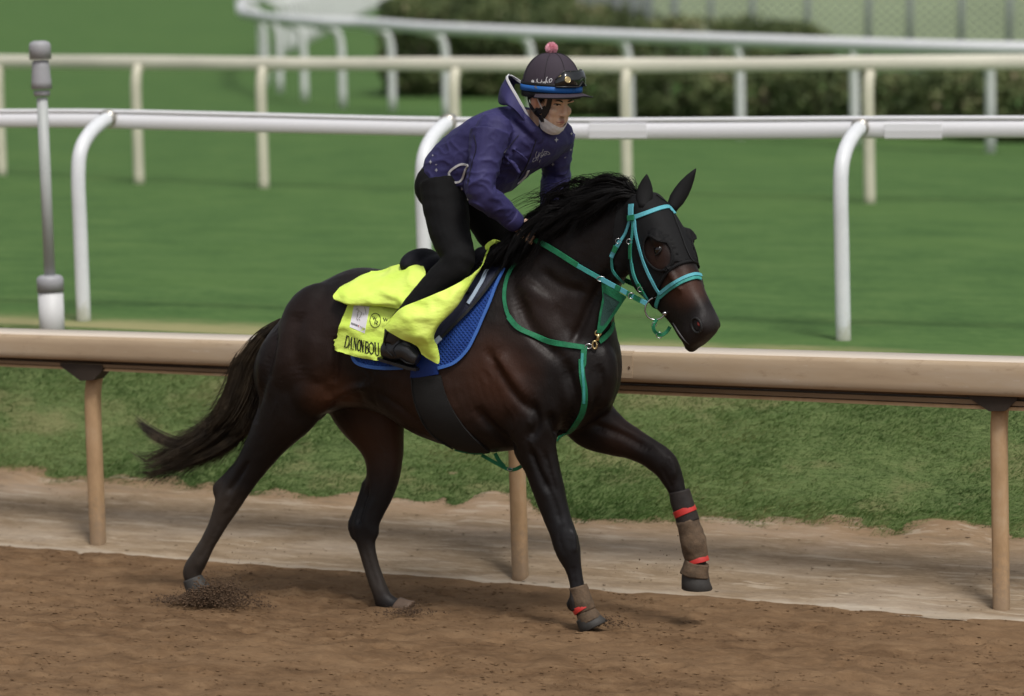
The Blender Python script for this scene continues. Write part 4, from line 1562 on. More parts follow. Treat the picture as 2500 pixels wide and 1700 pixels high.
e1 = Hd(-.01, .0, .098)
ear(depth(1461, 462, e1), depth(1468, 395, e1), .070, RIGHT, 'ear_cover')
e2 = Hd(-.01, .03, -.070)
ear(depth(1528, 466, e2), depth(1580, 382, e2), .066, (RIGHT * .8 + UP * -.4), 'ear_cover')
strap([r7(515, 225), r7(560, 290), r7(620, 400), r7(685, 560), r7(720, 660), r7(765, 760), r7(790, 790)], .004, 'seam', M_SEAM, hood, .008)
hem, hemn = [], []
for b in np.linspace(-.16, .055, 14):
    h_ = HB_BVH.ray_cast(Hd(.305 + (.085 - b) * .22 - .004, b, .3), -HR)
    if h_[0]: hem.append(h_[0] + h_[1] * .006); hemn.append(h_[1])
for r_ in np.linspace(.055, -.06, 8):
    h_ = HB_BVH.ray_cast(Hd(.309, .3, r_), -HB)
    if h_[0]: hem.append(h_[0] + h_[1] * .006); hemn.append(h_[1])
hem, hemn = smooth_path(hem, hemn, 2)
ribbon(hem, hemn, .013, .004).build('hem', M_HOOD, hood)
for sg in (1, -1):
    ho, hn_ = [], []
    for k in range(33):
        a = 2 * math.pi * k / 32
        h_ = HB_BVH.ray_cast(Hd(.222 + .080 * math.cos(a), .018 + .053 * math.sin(a), .3 * sg), -HR * sg)
        ho.append(h_[0] + h_[1] * .0055); hn_.append(h_[1])
    ribbon(ho, hn_, .011, .004).build('eye_hole_edge', M_HOOD, hood)

# --- bridle
bridle = thing('bridle', 'aqua and green webbing bridle with ring bit and reins', 'bridle', HO)
L0 = .010
strap([r7(318, 330), r7(316, 380), r7(318, 445)], .030, 'headpiece', M_AQUA, bridle, L0 + .004)
strap([r7(298, 440), r7(345, 436)], .024, 'loop', M_GREEN, bridle, L0 + .008)
strap([r7(325, 436), r7(430, 402), r7(550, 362), r7(640, 351), r7(690, 364)], .020, 'browband', M_AQUA, bridle, L0)
strap([r7(340, 450), r7(352, 570), r7(390, 720), r7(440, 865), r7(500, 985), r7(545, 1045)], .013, 'cheek_strap', M_AQUA, bridle, L0)
strap([r7(328, 455), r7(325, 560), r7(313, 640), r7(312, 740), r7(322, 830)], .013, 'cheek_strap', M_AQUAG, bridle, L0)
strap([r7(313, 640), r7(312, 700), r7(313, 765)], .019, 'buckle_tab', M_GREEN, bridle, L0 + .004)
strap([r7(322, 800), r7(335, 880), r7(362, 950), r7(410, 1030), r7(450, 1085)], .017, 'bit_strap', M_AQUAG, bridle, L0 + .002)
strap([r7(375, 960), r7(395, 1000), r7(410, 1030)], .022, 'keeper', M_GREEN, bridle, L0 + .006)
strap([r7(303, 455), r7(270, 560), r7(222, 620), r7(185, 690)], .014, 'throat_latch', M_AQUA, bridle, L0)
strap([r7(222, 620), r7(180, 690), r7(150, 745)], .020, 'throat_latch', M_AQUA, bridle, L0 + .003)
strap([r7(192, 660), r7(175, 705)], .022, 'keeper', M_GREEN, bridle, L0 + .007)
strap([r7(150, 750), r7(158, 840), r7(190, 905), r7(225, 950)], .011, 'throat_latch', M_AQUAG, bridle, L0)
strap([r7(530, 1062), r7(610, 995), r7(710, 938), r7(800, 908), r7(848, 918)], .028, 'noseband', M_AQUAG, bridle, .006)
strap([r7(540, 1040), r7(620, 978), r7(715, 922), r7(800, 893), r7(848, 903)], .014, 'noseband_lining', M_AQUA, bridle, .010)
strap([r7(532, 1062), r7(512, 1120), r7(505, 1170), r7(525, 1225)], .018, 'noseband_strap', M_AQUAG, bridle, .006)
RGc, RGn = S(*r7(520, 1165), .018)
ring3(depth(*r7(500, 1163), RGc), (RIGHT * .97 + UP * .1), UP, .047, .0035, 'bit_ring', M_CHROME, bridle)
jc, jn = S(*r7(580, 1200), .004)
MB().ell(jc, RIGHT * .012, UP * .009, TN * .010).build('bit_end', M_CHROME, bridle)
cp = [depth(*r7(*q), RGc) for q in ((505, 1250), (478, 1300), (492, 1350), (540, 1375), (585, 1350), (612, 1310))]
fstrap(cp, .016, 'chin_strap', M_GREEN, bridle, RIGHT * -.3 + TN)
ring3(depth(*r7(525, 1378), RGc), RIGHT, UP, .012, .002, 'chin_ring', M_CHROME, bridle)
ring3(depth(*r7(485, 1293), RGc), RIGHT, UP, .009, .0018, 'buckle', M_CHROME, bridle)
# near rein from the hand to the ring
hand_r = P(1160, 548, .13)
rp_ = [hand_r, S(*r3(300, 620), .025)[0], S(*r3(435, 680), .016)[0], S(*r3(650, 815), .014)[0]]
ring_in = depth(*r7(430, 1125), RGc)
m_ = S(*r3(845, 928), .03)[0]
rp2 = [rp_[-1], m_, m_.lerp(ring_in, .5) + (depth(*r3(1000, 1015), m_.lerp(ring_in, .5)) - m_.lerp(ring_in, .5)) * .6, ring_in]
fstrap(rp_[1:], .024, 'rein', M_GREEN, bridle)
fstrap([rp_[-1] + TN * .003, (rp_[-1] + m_) / 2 + TN * .004, m_ + TN * .004], .020, 'rein', M_AQUAG, bridle)
fstrap([p + TN * .004 for p in rp2[1:]], .021, 'rein_end', M_AQUA, bridle)
for f0, f1, mt in ((.30, .42, M_GREEN), (.58, .66, M_GREEN), (.72, .86, M_GREEN)):
    a = Vector(catmull([tuple(p + TN * .009) for p in rp2[1:]], 10)[int(f0 * 20)]); b = Vector(catmull([tuple(p + TN * .009) for p in rp2[1:]], 10)[int(f1 * 20)])
    fstrap([a, (a + b) / 2, b], .023, 'rein_keeper', mt, bridle)
ring3(m_ + TN * .006, RIGHT, UP * .6, .017, .0022, 'martingale_ring', M_CHROME, bridle)
c = Vector(catmull([tuple(p + TN * .012) for p in rp2[1:]], 10)[13])
ring3(c, RIGHT, UP, .012, .002, 'buckle', M_CHROME, bridle)
for p in (r7(212, 618), r7(313, 625), r7(397, 995)):
    c, nn = S(*p, .020)
    ring3(c, RIGHT, UP, .010, .0016, 'buckle', M_CHROME, bridle)
fr_ = P(1150, 556, .10)
fstrap([P(1152, 556, .11), P(1158, 540, .10), P(1172, 534, .08), P(1188, 536, .06)], .022, 'rein_loop', M_GREEN, bridle)
# far rein, mostly hidden behind the neck
q = HB_BVH.ray_cast(Hd(.47, -.10, -.4), HR)[0]
fstrap([P(1240, 500, -.10), P(1330, 590, -.14), q.lerp(P(1330, 590, -.14), .4) - TN * .03, q], .022, 'rein', M_GREEN, bridle)

# --- breast strap with bib
bp = thing('breastplate', 'green webbing breastplate with triangular bib around the horse\'s chest', 'harness', P(1325, 800, .1))
strap([r3(188, 800), r3(150, 850), r3(112, 930), r3(96, 1060), r3(130, 1200), r3(215, 1295)], .017, 'neck_strap', M_GREEN, bp, .006)
strap([r3(130, 1200), r3(215, 1295), r3(400, 1368), r3(560, 1408), r3(690, 1428)], .024, 'neck_strap', M_GREEN, bp, .009)
strap([r3(688, 1415), r3(681, 1480), r3(678, 1560), z7(833, 60), z7(838, 150), z7(856, 250), z7(842, 345), z7(800, 415), z7(730, 505)], .026, 'breast_strap', M_GREEN, bp, .008)
strap([z7(838, 30), z7(836, 110), z7(850, 210), z7(852, 300)], .012, 'stitching', M_AQUAG, bp, .012)
strap([r3(795, 1378), r3(835, 1345), r3(880, 1290), r3(893, 1235)], .024, 'far_strap', M_GREEN, bp, .008)
ring3(S(*r3(715, 1420), .012)[0], RIGHT, UP * .7, .014, .003, 'ring', M_CHROME, bp)
sn = S(*r3(768, 1380), .022)[0]
ring3(depth(*r3(765, 1405), sn), RIGHT * .5 + UP * .3, UP * .9 - RIGHT * .2, .017, .0042, 'snap_hook', M_BRASS, bp)
MB().tube([depth(*r3(785, 1375), sn), depth(*r3(790, 1350), sn), depth(*r3(793, 1325), sn)], [.007, .006, .008], 10).build('snap_swivel', M_BRASS, bp)
ring3(depth(*r3(790, 1318), sn), RIGHT, UP, .012, .003, 'snap_eye', M_BRASS, bp)
top = m_ + TN * .0
tr = depth(*r3(1002, 1048), top)
bibp = [top - UP * .012, tr, depth(*r3(925, 1165), tr.lerp(sn, .5)), depth(*r3(858, 1265), tr.lerp(sn, .75)), depth(*r3(812, 1320), sn), depth(*r3(780, 1312), sn), depth(*r3(800, 1170), top.lerp(sn, .6)), depth(*r3(825, 1050), top.lerp(sn, .3))]
cc_ = sum(bibp, Vector()) / len(bibp)
inner = [p.lerp(cc_, .34) for p in bibp]
n8 = len(bibp)
v2, f2 = solid([p for p in bibp] + inner, [(i, (i + 1) % n8, n8 + (i + 1) % n8, n8 + i) for i in range(n8)], .004)
mesh_obj('bib_border', v2, f2, M_GREEN, bp, False)
v2, f2 = solid([p - TN * .001 for p in inner] + [cc_], [(i, (i + 1) % n8, n8) for i in range(n8)], .002)
mesh_obj('bib_mesh', v2, f2, M_MESHG, bp, False)
strap([z7(140, 555), z7(230, 590), z7(290, 592)], .02, 'girth_strap', M_GREEN, bp, .01)
bl = [P(*z7(285, 590), .05), P(*z7(360, 632), .05), P(*z7(430, 668), .05), P(*z7(470, 668), .05), P(*z7(506, 650), .06)]
fstrap(bl, .016, 'belly_strap', M_GREEN, bp)
fstrap([P(*z7(358, 580), .05), P(*z7(380, 620), .05), P(*z7(410, 655), .05)], .018, 'belly_strap', M_GREEN, bp)
ring3(P(*z7(440, 668), .055), TD, UP * .5, .012, .002, 'belly_buckle', M_CHROME, bp)

# --- saddle pad, saddle, girth
t = NT('blue_quilt')
w1 = t.n('ShaderNodeTexWave'); w1.inputs['Scale'].default_value = 24; t.l(t.mapping((1, 1, 1), (0, R(40), 0)), w1.inputs['Vector'])
w2 = t.n('ShaderNodeTexWave'); w2.inputs['Scale'].default_value = 24; t.l(t.mapping((1, 1, 1), (0, R(-40), 0)), w2.inputs['Vector'])
h = t.math('MULTIPLY', w1.outputs['Fac'], w2.outputs['Fac'])
t.set(Base_Color=t.ramp(t.noise(14, 4, .6), [(.3, (.011, .038, .19)), (.7, (.018, .062, .27))]), Roughness=.8, Specular_IOR_Level=.2)
t.bump(h, .8, .006)
M_BLUE = t.m
M_BLUEL = weave('light_blue_binding', (.045, .13, .42), .6, 260, .4, .1)
M_BLUED = weave('deep_blue_nylon', (.008, .030, .165), .5, 200, .2, .2)
M_NAVY = weave('navy_quilt', (.012, .014, .032), .55, 130, .3, .25, wr=.5, wrs=26)
M_BLACKL = simple('black_leather', (.008, .008, .009), .42, .25, 18, .25, 70, .003)
M_GIRTH = weave('charcoal_elastic', (.015, .015, .015), .75, 240, .4, .12)
M_PIPING = simple('white_piping', (.75, .75, .74), .5, .05)
M_ICE = weave('ice_blue_tape', (.42, .52, .66), .6, 200, .3, .08)

pad = thing('saddle_pad', 'bright blue quilted saddle pad showing below the saddle', 'saddle pad', P(1040, 700, .2))
fe = [(1790, 400), (1715, 545), (1650, 710), (1580, 865), (1500, 1040), (1420, 1175), (1300, 1292), (1150, 1340)]
ie = [(1640, 400), (1560, 545), (1470, 690), (1370, 820), (1250, 950), (1170, 1040), (1130, 1120), (1120, 1230)]
rows = []
for a, b in zip(fe, ie):
    rows.append([(*r4(a[0] * (1 - u) + b[0] * u, a[1] * (1 - u) + b[1] * u), .012) for u in (0, .35, .7, 1.0)])
patch(rows, 6, 6, 'pad_front', M_BLUE, pad, .008)
strap([r4(*p) for p in fe], .014, 'binding', M_BLUEL, pad, .014)
rows = [[(*r4(320, 1170), .012), (*r4(450, 1200), .012), (*r4(620, 1230), .012), (*r4(830, 1250), .012)],
        [(*r4(335, 1225), .012), (*r4(440, 1275), .012), (*r4(620, 1300), .012), (*r4(825, 1310), .012)],
        [(*r4(372, 1282), .012), (*r4(480, 1318), .012), (*r4(650, 1342), .012), (*r4(818, 1342), .012)]]
patch(rows, 6, 5, 'pad_rear', M_BLUE, pad, .008)
strap([r4(330, 1212), r4(352, 1262), r4(400, 1297), r4(500, 1322), r4(650, 1338), r4(816, 1335)], .016, 'binding', M_BLUEL, pad, .014)

saddle = thing('saddle', 'black exercise saddle with navy quilted flaps and wide girth', 'saddle', P(1040, 620, 0))
sb_ = MB()
sb_.ell(P(954, 596, .0), TD * .062, TN * .175, UP * .062)
sb_.ell(P(985, 606, .0), TD * .09, TN * .15, UP * .05)
sb_.ell(P(1045, 610, .0), TD * .13, TN * .115, UP * .038)
sb_.ell(P(1096, 588, .0), TD * .045, TN * .085, UP * .055)
sb_.ell(P(1060, 625, .10), TD * .10, TN * .06, UP * .06)
v_, f_2 = remeshed(sb_, .007, 8)
mesh_obj('seat', v_, f_2, weave('navy_seat_cloth', (.006, .006, .010), .8, 300, .3), saddle)
fe2 = [(1840, 330), (1760, 440), (1640, 600), (1500, 760), (1350, 910), (1200, 1060), (1150, 1110)]
ie2 = [(1560, 240), (1520, 380), (1440, 520), (1350, 640), (1240, 760), (1130, 900), (1100, 1010)]
rows = []
for i, (a, b) in enumerate(zip(fe2, ie2)):
    rows.append([(*r4(a[0] * (1 - u) + b[0] * u, a[1] * (1 - u) + b[1] * u), .026 + .012 * math.sin(u * math.pi)) for u in (0, .3, .65, 1.0)])
_, FLAP_BVH = patch(rows, 6, 6, 'flap', M_NAVY, saddle, .012)
strap([r4(*p) for p in fe2], .013, 'flap_rim', M_BLACKL, saddle, .032)
strap([r4(1628, 190), r4(1612, 285), r4(1588, 350), r4(1510, 500), r4(1432, 630)], .0055, 'piping', M_PIPING, saddle, .046)
strap([r4(1610, 200), r4(1594, 285), r4(1560, 360), r4(1480, 500), r4(1400, 620)], .03, 'flap_edge', M_BLACKL, saddle, .040)
strap([r4(1640, 450), r4(1590, 550), r4(1530, 640), r4(1452, 748)], .017, 'flap_tape', M_ICE, saddle, .037)
strap([r4(1195, 1058), r4(1170, 1082), r4(1142, 1112)], .024, 'flap_tape', M_ICE, saddle, .037)
strap([r4(1330, 690), r4(1400, 668), r4(1480, 640)], .016, 'flap_strap', M_BLACKL, saddle, .046)
strap([r4(1570, 300), r4(1605, 325)], .020, 'care_tag', M_PIPING, saddle, .058)
rows = [[(*r4(905, 1170), .016), (*r4(990, 1180), .018), (*r4(1150, 1260), .018)], [(*r4(892, 1320), .013), (*r4(1010, 1320), .016), (*r4(1150, 1330), .013)],
        [(*r4(884, 1434), .012), (*r4(1010, 1420), .014), (*r4(1152, 1396), .012)]]
patch(rows, 6, 6, 'girth_top', M_BLUED, saddle, .010)
rows = [[(934, 855, .010), (966, 854, .012), (1001, 852, .010)], [(938, 895, .010), (972, 895, .013), (1012, 895, .010)], [(953, 940, .010), (990, 938, .013), (1031, 935, .010)],
        [(983, 984, .010), (1020, 980, .012), (1060, 976, .010)], [(1030, 1013, .010), (1062, 1010, .012), (1095, 1010, .010)], [(1066, 1030, .010), (1085, 1026, .012), (1112, 1024, .010)]]
patch(rows, 6, 6, 'girth', M_GIRTH, saddle, .010)
strap([(936, 856), (940, 897), (955, 942), (985, 985), (1030, 1013)], .004, 'girth_edge', M_SEAM, saddle, .013)

# --- fluorescent number cloth
t = NT('fluorescent_cloth')
f = t.noise(7, 3, .5)
t.set(Base_Color=t.ramp(f, [(.3, (.68, .92, .12)), (.7, (.80, .97, .20))]), Roughness=.6, Specular_IOR_Level=.25)
t.bump(t.math('ADD', t.math('MULTIPLY', t.noise(9, 3, .5, t.mapping((1, 1, 2.0))), .8), t.math('MULTIPLY', t.noise(500, 2, .5), .03)), .6, .025)
M_YEL = t.m
cloth = thing('number_cloth', 'fluorescent yellow number cloth lettered in black over the saddle', 'saddle cloth', P(940, 680, .3))
LF = .030
rows = [[(*r4(345, 640), LF), (*r4(470, 640), LF), (*r4(620, 640), LF), (*r4(780, 660), LF), (*r4(960, 660), LF + .01)],
        [(*r4(300, 750), LF), (*r4(430, 750), LF), (*r4(580, 760), LF), (*r4(740, 770), LF), (*r4(930, 780), LF + .01)],
        [(*r4(232, 900), LF), (*r4(400, 905), LF), (*r4(560, 915), LF), (*r4(710, 925), LF), (*r4(880, 940), LF + .005)],
        [(*r4(185, 1040), LF - .005), (*r4(350, 1065), LF), (*r4(520, 1090), LF), (*r4(660, 1110), LF), (*r4(830, 1140), LF)],
        [(*r4(150, 1150), LF - .008), (*r4(330, 1205), LF - .004), (*r4(500, 1246), LF), (*r4(650, 1266), LF - .004), (*r4(800, 1275), LF - .004)]]
_, CL_BVH = patch(rows, 10, 10, 'rear_panel', M_YEL, cloth, .003, .016, 8, 3)
rows = [[(*r4(300, 500), .10, 1), (*r4(450, 412), .06, 1), (*r4(580, 398), .05, 1), (*r4(710, 352), .07, 1), (*r4(870, 315), .10, 1), (*r4(1000, 330), .10, 1)],
        [(*r4(190, 572), .215, 1), (*r4(370, 500), .18, 1), (*r4(580, 470), .17, 1), (*r4(740, 440), .19, 1), (*r4(900, 420), .21, 1), (*r4(1030, 430), .21, 1)],
        [(*r4(134, 635), .262, 1), (*r4(330, 600), .268, 1), (*r4(560, 590), .268, 1), (*r4(730, 590), .275, 1), (*r4(880, 580), .275, 1), (*r4(1000, 590), .27, 1)],
        [(*r4(150, 682), .275, 1), (*r4(305, 712), .300, 1), (*r4(500, 712), .302, 1), (*r4(680, 705), .300, 1), (*r4(830, 710), .298, 1), (*r4(960, 720), .29, 1)],
        [(*r4(205, 700), .262, 1), (*r4(312, 732), .278, 1), (*r4(500, 738), .284, 1), (*r4(660, 750), .290, 1), (*r4(800, 770), .298, 1), (*r4(930, 790), .30, 1)]]
patch(rows, 9, 9, 'rear_fold', M_YEL, cloth, .003, .020, 6, 9)
rows = [[(1625, 185, .13), (1575, 330, .17), (1500, 425, .235), (1390, 492, .30), (1200, 588, .355), (1000, 672, .385), (790, 765, .400), (640, 925, .405)],
        [(1624, 195, .135), (1568, 350, .178), (1490, 470, .245), (1390, 600, .315), (1230, 720, .385), (1050, 800, .415), (850, 880, .425), (645, 962, .410)],
        [(1620, 205, .135), (1560, 370, .180), (1470, 520, .245), (1365, 690, .320), (1205, 850, .385), (1070, 930, .415), (940, 1000, .425), (790, 1055, .412)],
        [(1616, 215, .135), (1553, 385, .178), (1445, 545, .240), (1342, 728, .315), (1165, 915, .360), (1080, 1060, .395), (1010, 1130, .400), (930, 1118, .395)],
        [(1612, 222, .132), (1548, 395, .175), (1435, 556, .235), (1335, 740, .310), (1110, 985, .340), (1135, 1130, .345), (1142, 1298, .345), (985, 1205, .375)]]
rows = [[(*r4(a, b), l_, 1) for a, b, l_ in r_] for r_ in rows]
patch(rows, 8, 8, 'front_flap', M_YEL, cloth, .003, .020, 6, 21)
strap_pts = [P(*r4(1625, 190), .125), P(*r4(1618, 165), .12), P(*r4(1660, 130), .10), P(*r4(1700, 121), .07), P(*r4(1760, 145), .03), P(*r4(1805, 178), -.02)]
fstrap(strap_pts, .020, 'pommel_edge', M_YEL, cloth)


def marks(strokes, name, mat, parent, bvh, lift=.0018, per=4, sm=True):
    """flat lettering: strokes = (list of pixel points, width in px)"""
    mb = MB()
    for pts, w in strokes:
        q = catmull(pts, per) if (len(pts) > 2 and sm) else [np.array(p, float) for p in pts]
        if len(q) == 2: q = [q[0], (q[0] + q[1]) / 2, q[1]]
        pp_, nn_ = [], []
        for c in q:
            a, b = S(c[0], c[1], lift, bvh)
            pp_.append(a); nn_.append(b)
        d = (pp_[0] - CAM).length
        mb.v, mb.f = mb.v, mb.f
        rb = ribbon(pp_, nn_, w * d / F * K, .0006)
        mb.add(rb.v, rb.f)
    return mb.build(name, mat, parent, False)


M_INK = simple('black_print', (.006, .006, .006), .6)
M_INKR = simple('red_print', (.45, .02, .02), .6)
M_INKG = simple('grey_print', (.25, .22, .19), .6)
M_PATCH = simple('white_patch', (.76, .74, .80), .6, .04)


def bx(u, v_, x0, x1):
    """letter box on the cloth: u across, v up (0..1), in r8 numbers"""
    xb = x0 + (x1 - x0) * u
    yb = np.interp(xb, [315, 560, 750, 990], [1003, 1072, 1132, 1172])
    yt = np.interp(xb, [315, 560, 750, 990], [782, 850, 906, 935])
    k_ = np.interp(xb, [315, 990], [45, -12])
    return r8(xb + k_ * v_, yb + (yt - yb) * v_)


def glyph(ch, x0, x1):
    b = lambda *pp: [bx(u, v_, x0, x1) for u, v_ in pp]
    TK, TNn = 3.4, 1.3
    out = []
    if ch == 'D':
        out = [(b((.22, 0), (.22, 1)), TK), (b((.02, 0), (.45, .0)), TNn), (b((.02, 1), (.45, 1)), TNn), (b((.4, 1), (.75, .93), (.97, .6), (.95, .3), (.75, .06), (.4, 0)), 2.6)]
    elif ch == 'A':
        out = [(b((.12, 0), (.48, 1)), TNn), (b((.48, 1), (.85, 0)), TK), (b((.22, .33), (.7, .33)), TNn), (b((0, 0), (.25, 0)), TNn), (b((.68, 0), (1, 0)), TNn)]
    elif ch == 'N':
        out = [(b((.16, 0), (.16, 1)), TNn), (b((.16, 1), (.84, 0)), TK), (b((.84, 0), (.84, 1)), TNn), (b((0, 0), (.32, 0)), TNn), (b((0, 1), (.25, 1)), TNn), (b((.68, 1), (1, 1)), TNn)]
    elif ch == 'O':
        out = [(b((.5, 1), (.12, .78), (.08, .5), (.12, .22), (.5, 0)), 2.8), (b((.5, 0), (.88, .22), (.92, .5), (.88, .78), (.5, 1)), 2.8)]
    elif ch == 'B':
        out = [(b((.22, 0), (.22, 1)), TK), (b((.02, 0), (.5, 0)), TNn), (b((.02, 1), (.5, 1)), TNn), (b((.45, 1), (.8, .9), (.82, .66), (.45, .54)), 2.3), (b((.45, .54), (.9, .42), (.95, .14), (.5, 0)), 2.6), (b((.22, .54), (.5, .54)), TNn)]
    elif ch == 'U':
        out = [(b((.2, 1), (.2, .3), (.32, .05), (.6, .0), (.8, .12), (.84, .35), (.84, 1)), 2.2), (b((.2, 1), (.2, .35)), TK), (b((0, 1), (.4, 1)), TNn), (b((.68, 1), (1, 1)), TNn)]
    return out


strokes = []
for ch, a, b in (('D', 315, 400), ('A', 396, 474), ('N', 482, 562), ('O', 568, 636), ('N', 628, 700), ('B', 716, 792), ('O', 796, 898), ('U', 904, 1008)):
    strokes += glyph(ch, a, b)
marks(strokes, 'name_lettering', M_INK, cloth, CL_BVH, .0022)
circ = [r8(922 + 103 * math.cos(a), 495 + 135 * math.sin(a)) for a in [2 * math.pi * k / 18 for k in range(19)]]
marks([(circ, 1.3), ([r8(872, 418), r8(893, 488)], 1.6), ([r8(893, 488), r8(908, 432)], 1.0), ([r8(908, 432), r8(925, 488)], 1.6), ([r8(925, 488), r8(948, 440)], 1.0),
       ([r8(915, 500), r8(908, 568)], 1.6), ([r8(915, 503), r8(955, 512), r8(968, 530), r8(950, 545), r8(912, 538)], 1.4), ([r8(938, 545), r8(962, 582)], 1.6)], 'round_logo', M_INK, cloth, CL_BVH, .0022)
marks([([r8(1075, 450), r8(1102, 515)], 1.8), ([r8(1102, 515), r8(1122, 455)], 1.1), ([r8(1122, 455), r8(1140, 510)], 1.8), ([r8(1140, 510), r8(1168, 458)], 1.1), ([r8(1066, 604), r8(1074, 606)], 1.2)], 'logo_letter', M_INK, cloth, CL_BVH, .0022)
pr = []
for j in range(6):
    for i in range(6):
        u, v_ = i / 5, j / 5
        a = np.array((510, 195)) * (1 - u) + np.array((810, 235)) * u; b = np.array((425, 622)) * (1 - u) + np.array((715, 745)) * u
        c = a * (1 - v_) + b * v_
        pr.append(S(*r8(*c), .0016, CL_BVH)[0])
pv, pf = solid(pr, [(j * 6 + i, (j + 1) * 6 + i, (j + 1) * 6 + i + 1, j * 6 + i + 1) for j in range(5) for i in range(5)], .0012)
mesh_obj('white_patch', pv, pf, M_PATCH, cloth)
marks([([r8(545, 290), r8(590, 300), r8(620, 320)], 1.0), ([r8(560, 265), r8(600, 285)], .9), ([r8(590, 330), r8(580, 400), r8(570, 470), r8(590, 495)], 1.2), ([r8(640, 330), r8(660, 360), r8(640, 420), r8(610, 460), r8(630, 500)], 1.2),
       ([r8(715, 245), r8(735, 310), r8(750, 390)], .9), ([r8(600, 330), r8(615, 335)], 1.4), ([r8(700, 370), r8(712, 400)], .9)], 'patch_sketch', M_INKG, cloth, CL_BVH, .0034)
tx = []
for i in range(8):
    x = 462 + i * 17; y = 545 + i * 6.5
    tx += [([r8(x, y + 30), r8(x + 3, y - 8)], 1.0), ([r8(x, y - 6 + (i % 3) * 14), r8(x + 11, y - 2 + (i % 3) * 14)], .8)]
marks(tx, 'patch_lettering', M_INK, cloth, CL_BVH, .0034)
tx = [([r8(608, 588), r8(606, 625)], 1.8)]
marks(tx, 'patch_emblem', M_INKR, cloth, CL_BVH, .0034)
tx = []
for i in range(5):
    x = 636 + i * 20; y = 612 + i * 9
    tx += [([r8(x, y + 30), r8(x + 3, y - 6)], .8), ([r8(x, y - 4 + (i % 2) * 16), r8(x + 12, y + (i % 2) * 16)], .7)]
marks(tx, 'patch_lettering', M_INKG, cloth, CL_BVH, .0034)

# --- leg boots
M_WRAP = simple('dusty_leg_wrap', (.105, .068, .040), .85, .45, 22, .6, 40, .008)
M_WRAPD = simple('dark_leg_wrap', (.016, .011, .009), .75, .4, 25, .4, 60, .005)
M_TAPE = simple('red_tape', (.52, .035, .03), .4, .1, 10)


def wrap(pts, wpx, name, mat, parent, latf=.9, noise_=.003):
    q = catmull([(*P(*p), w) for p, w in zip(pts, wpx)], 5)
    mb = MB(); mb.tube([Vector(c[:3]) for c in q], [c[3] * PX / 2 for c in q], 20, TN, latf)
    for i, v_ in enumerate(mb.v):
        k = mnoise.fractal(v_ * 22, 1.0, 2.0, 3)
        v_ += Vector((k, mnoise.noise(v_ * 31), k * .4)) * noise_
    mb.build(name, mat, parent)


b1 = thing('leg_boot', 'brown leg boot with two red tapes on the raised foreleg', 'leg boot', P(1575, 1290, -.12), 'leg boots')
L_ = -.12
wrap([(1541, 1114, L_), (1546, 1135, L_), (1556, 1165, L_), (1562, 1185, L_)], [50, 53, 54, 54], 'upper_wrap', M_WRAPD, b1)
wrap([(1560, 1180, L_), (1568, 1208, L_), (1574, 1235, L_), (1580, 1262, L_), (1582, 1272, L_)], [54, 58, 62, 56, 50], 'lower_wrap', M_WRAP, b1, .9, .005)
wrap([(1551, 1153, L_), (1554, 1160, L_), (1557, 1167, L_)], [55, 56, 56], 'tape', M_TAPE, b1, .9, .001)
wrap([(1581, 1268, L_), (1583, 1273, L_), (1584, 1277, L_)], [54, 55, 55], 'tape', M_TAPE, b1, .9, .001)
wrap([(1582, 1276, L_), (1579, 1290, L_), (1576, 1306, L_)], [58, 64, 70], 'bell', M_WRAP, b1, .9, .004)
b2 = thing('leg_boot', 'brown leg boot with one red tape on the planted foreleg', 'leg boot', P(1335, 1400, .12), 'leg boots')
wrap([(1312, 1330, .12), (1318, 1352, .12), (1324, 1372, .12), (1331, 1388, .12)], [42, 46, 50, 46], 'wrap', M_WRAP, b2, .95, .003)
wrap([(1302, 1340, .135), (1304, 1362, .135), (1309, 1384, .135)], [16, 24, 26], 'rear_wrap', M_WRAPD, b2, 1.0, .003)
wrap([(1321, 1374, .12), (1323, 1379, .12), (1326, 1384, .12)], [50, 52, 52], 'tape', M_TAPE, b2, .95, .001)
wrap([(1328, 1388, .12), (1335, 1400, .12), (1340, 1410, .12)], [46, 54, 58], 'bell', M_WRAP, b2, .95, .003)

# ================================================================== rider
rider = thing('person', 'rider in purple hooded jacket, black trousers and dark helmet crouching over the saddle', 'person', P(1000, 620, 0))
KR = 1 / 545.0
# clothes and the body below them share one skeleton
XR = (TN * math.cos(R(24)) - TD * math.sin(R(24)))          # the chest is turned towards us
torso = [((968, 392), (1050, 452), .150, 0), ((978, 352), (1095, 450), .165, 0), ((1018, 309), (1145, 440), .172, .2), ((1064, 279), (1192, 398), .182, .6), ((1108, 256), (1235, 368), .195, 1.0),
         ((1142, 243), (1262, 330), .165, 1.0), ((1172, 240), (1262, 300), .105, 1.0)]


def lat_at(u): return (TN * (1 - u) + XR * u).normalized()


def torso_rings(scale=1.0):
    rows = catmull([(*a, *b, w, u) for a, b, w, u in torso], 4)
    out = []
    for r_ in rows:
        a, b = P(r_[0], r_[1]), P(r_[2], r_[3])
        c = (a + b) / 2
        out.append(egg(c + (a - c) * scale, c + (b - c) * scale, lat_at(r_[5]), r_[4] * scale, 26, 0, 2.3))
    return out


R_SH, R_EL, R_WR = P(1112, 300, .205), P(1090, 432, .285), P(1172, 508, .12)
L_SH, L_EL, L_WR = P(1262, 306, -.145), P(1262, 405, -.24), P(1246, 486, -.09)
R_HIP, R_KN, R_AN = P(1006, 415, .10), P(1040, 592, .245), P(893, 752, .345)
L_HIP, L_KN, L_AN = P(1062, 425, -.10), P(1150, 570, -.25), P(1010, 735, -.34)


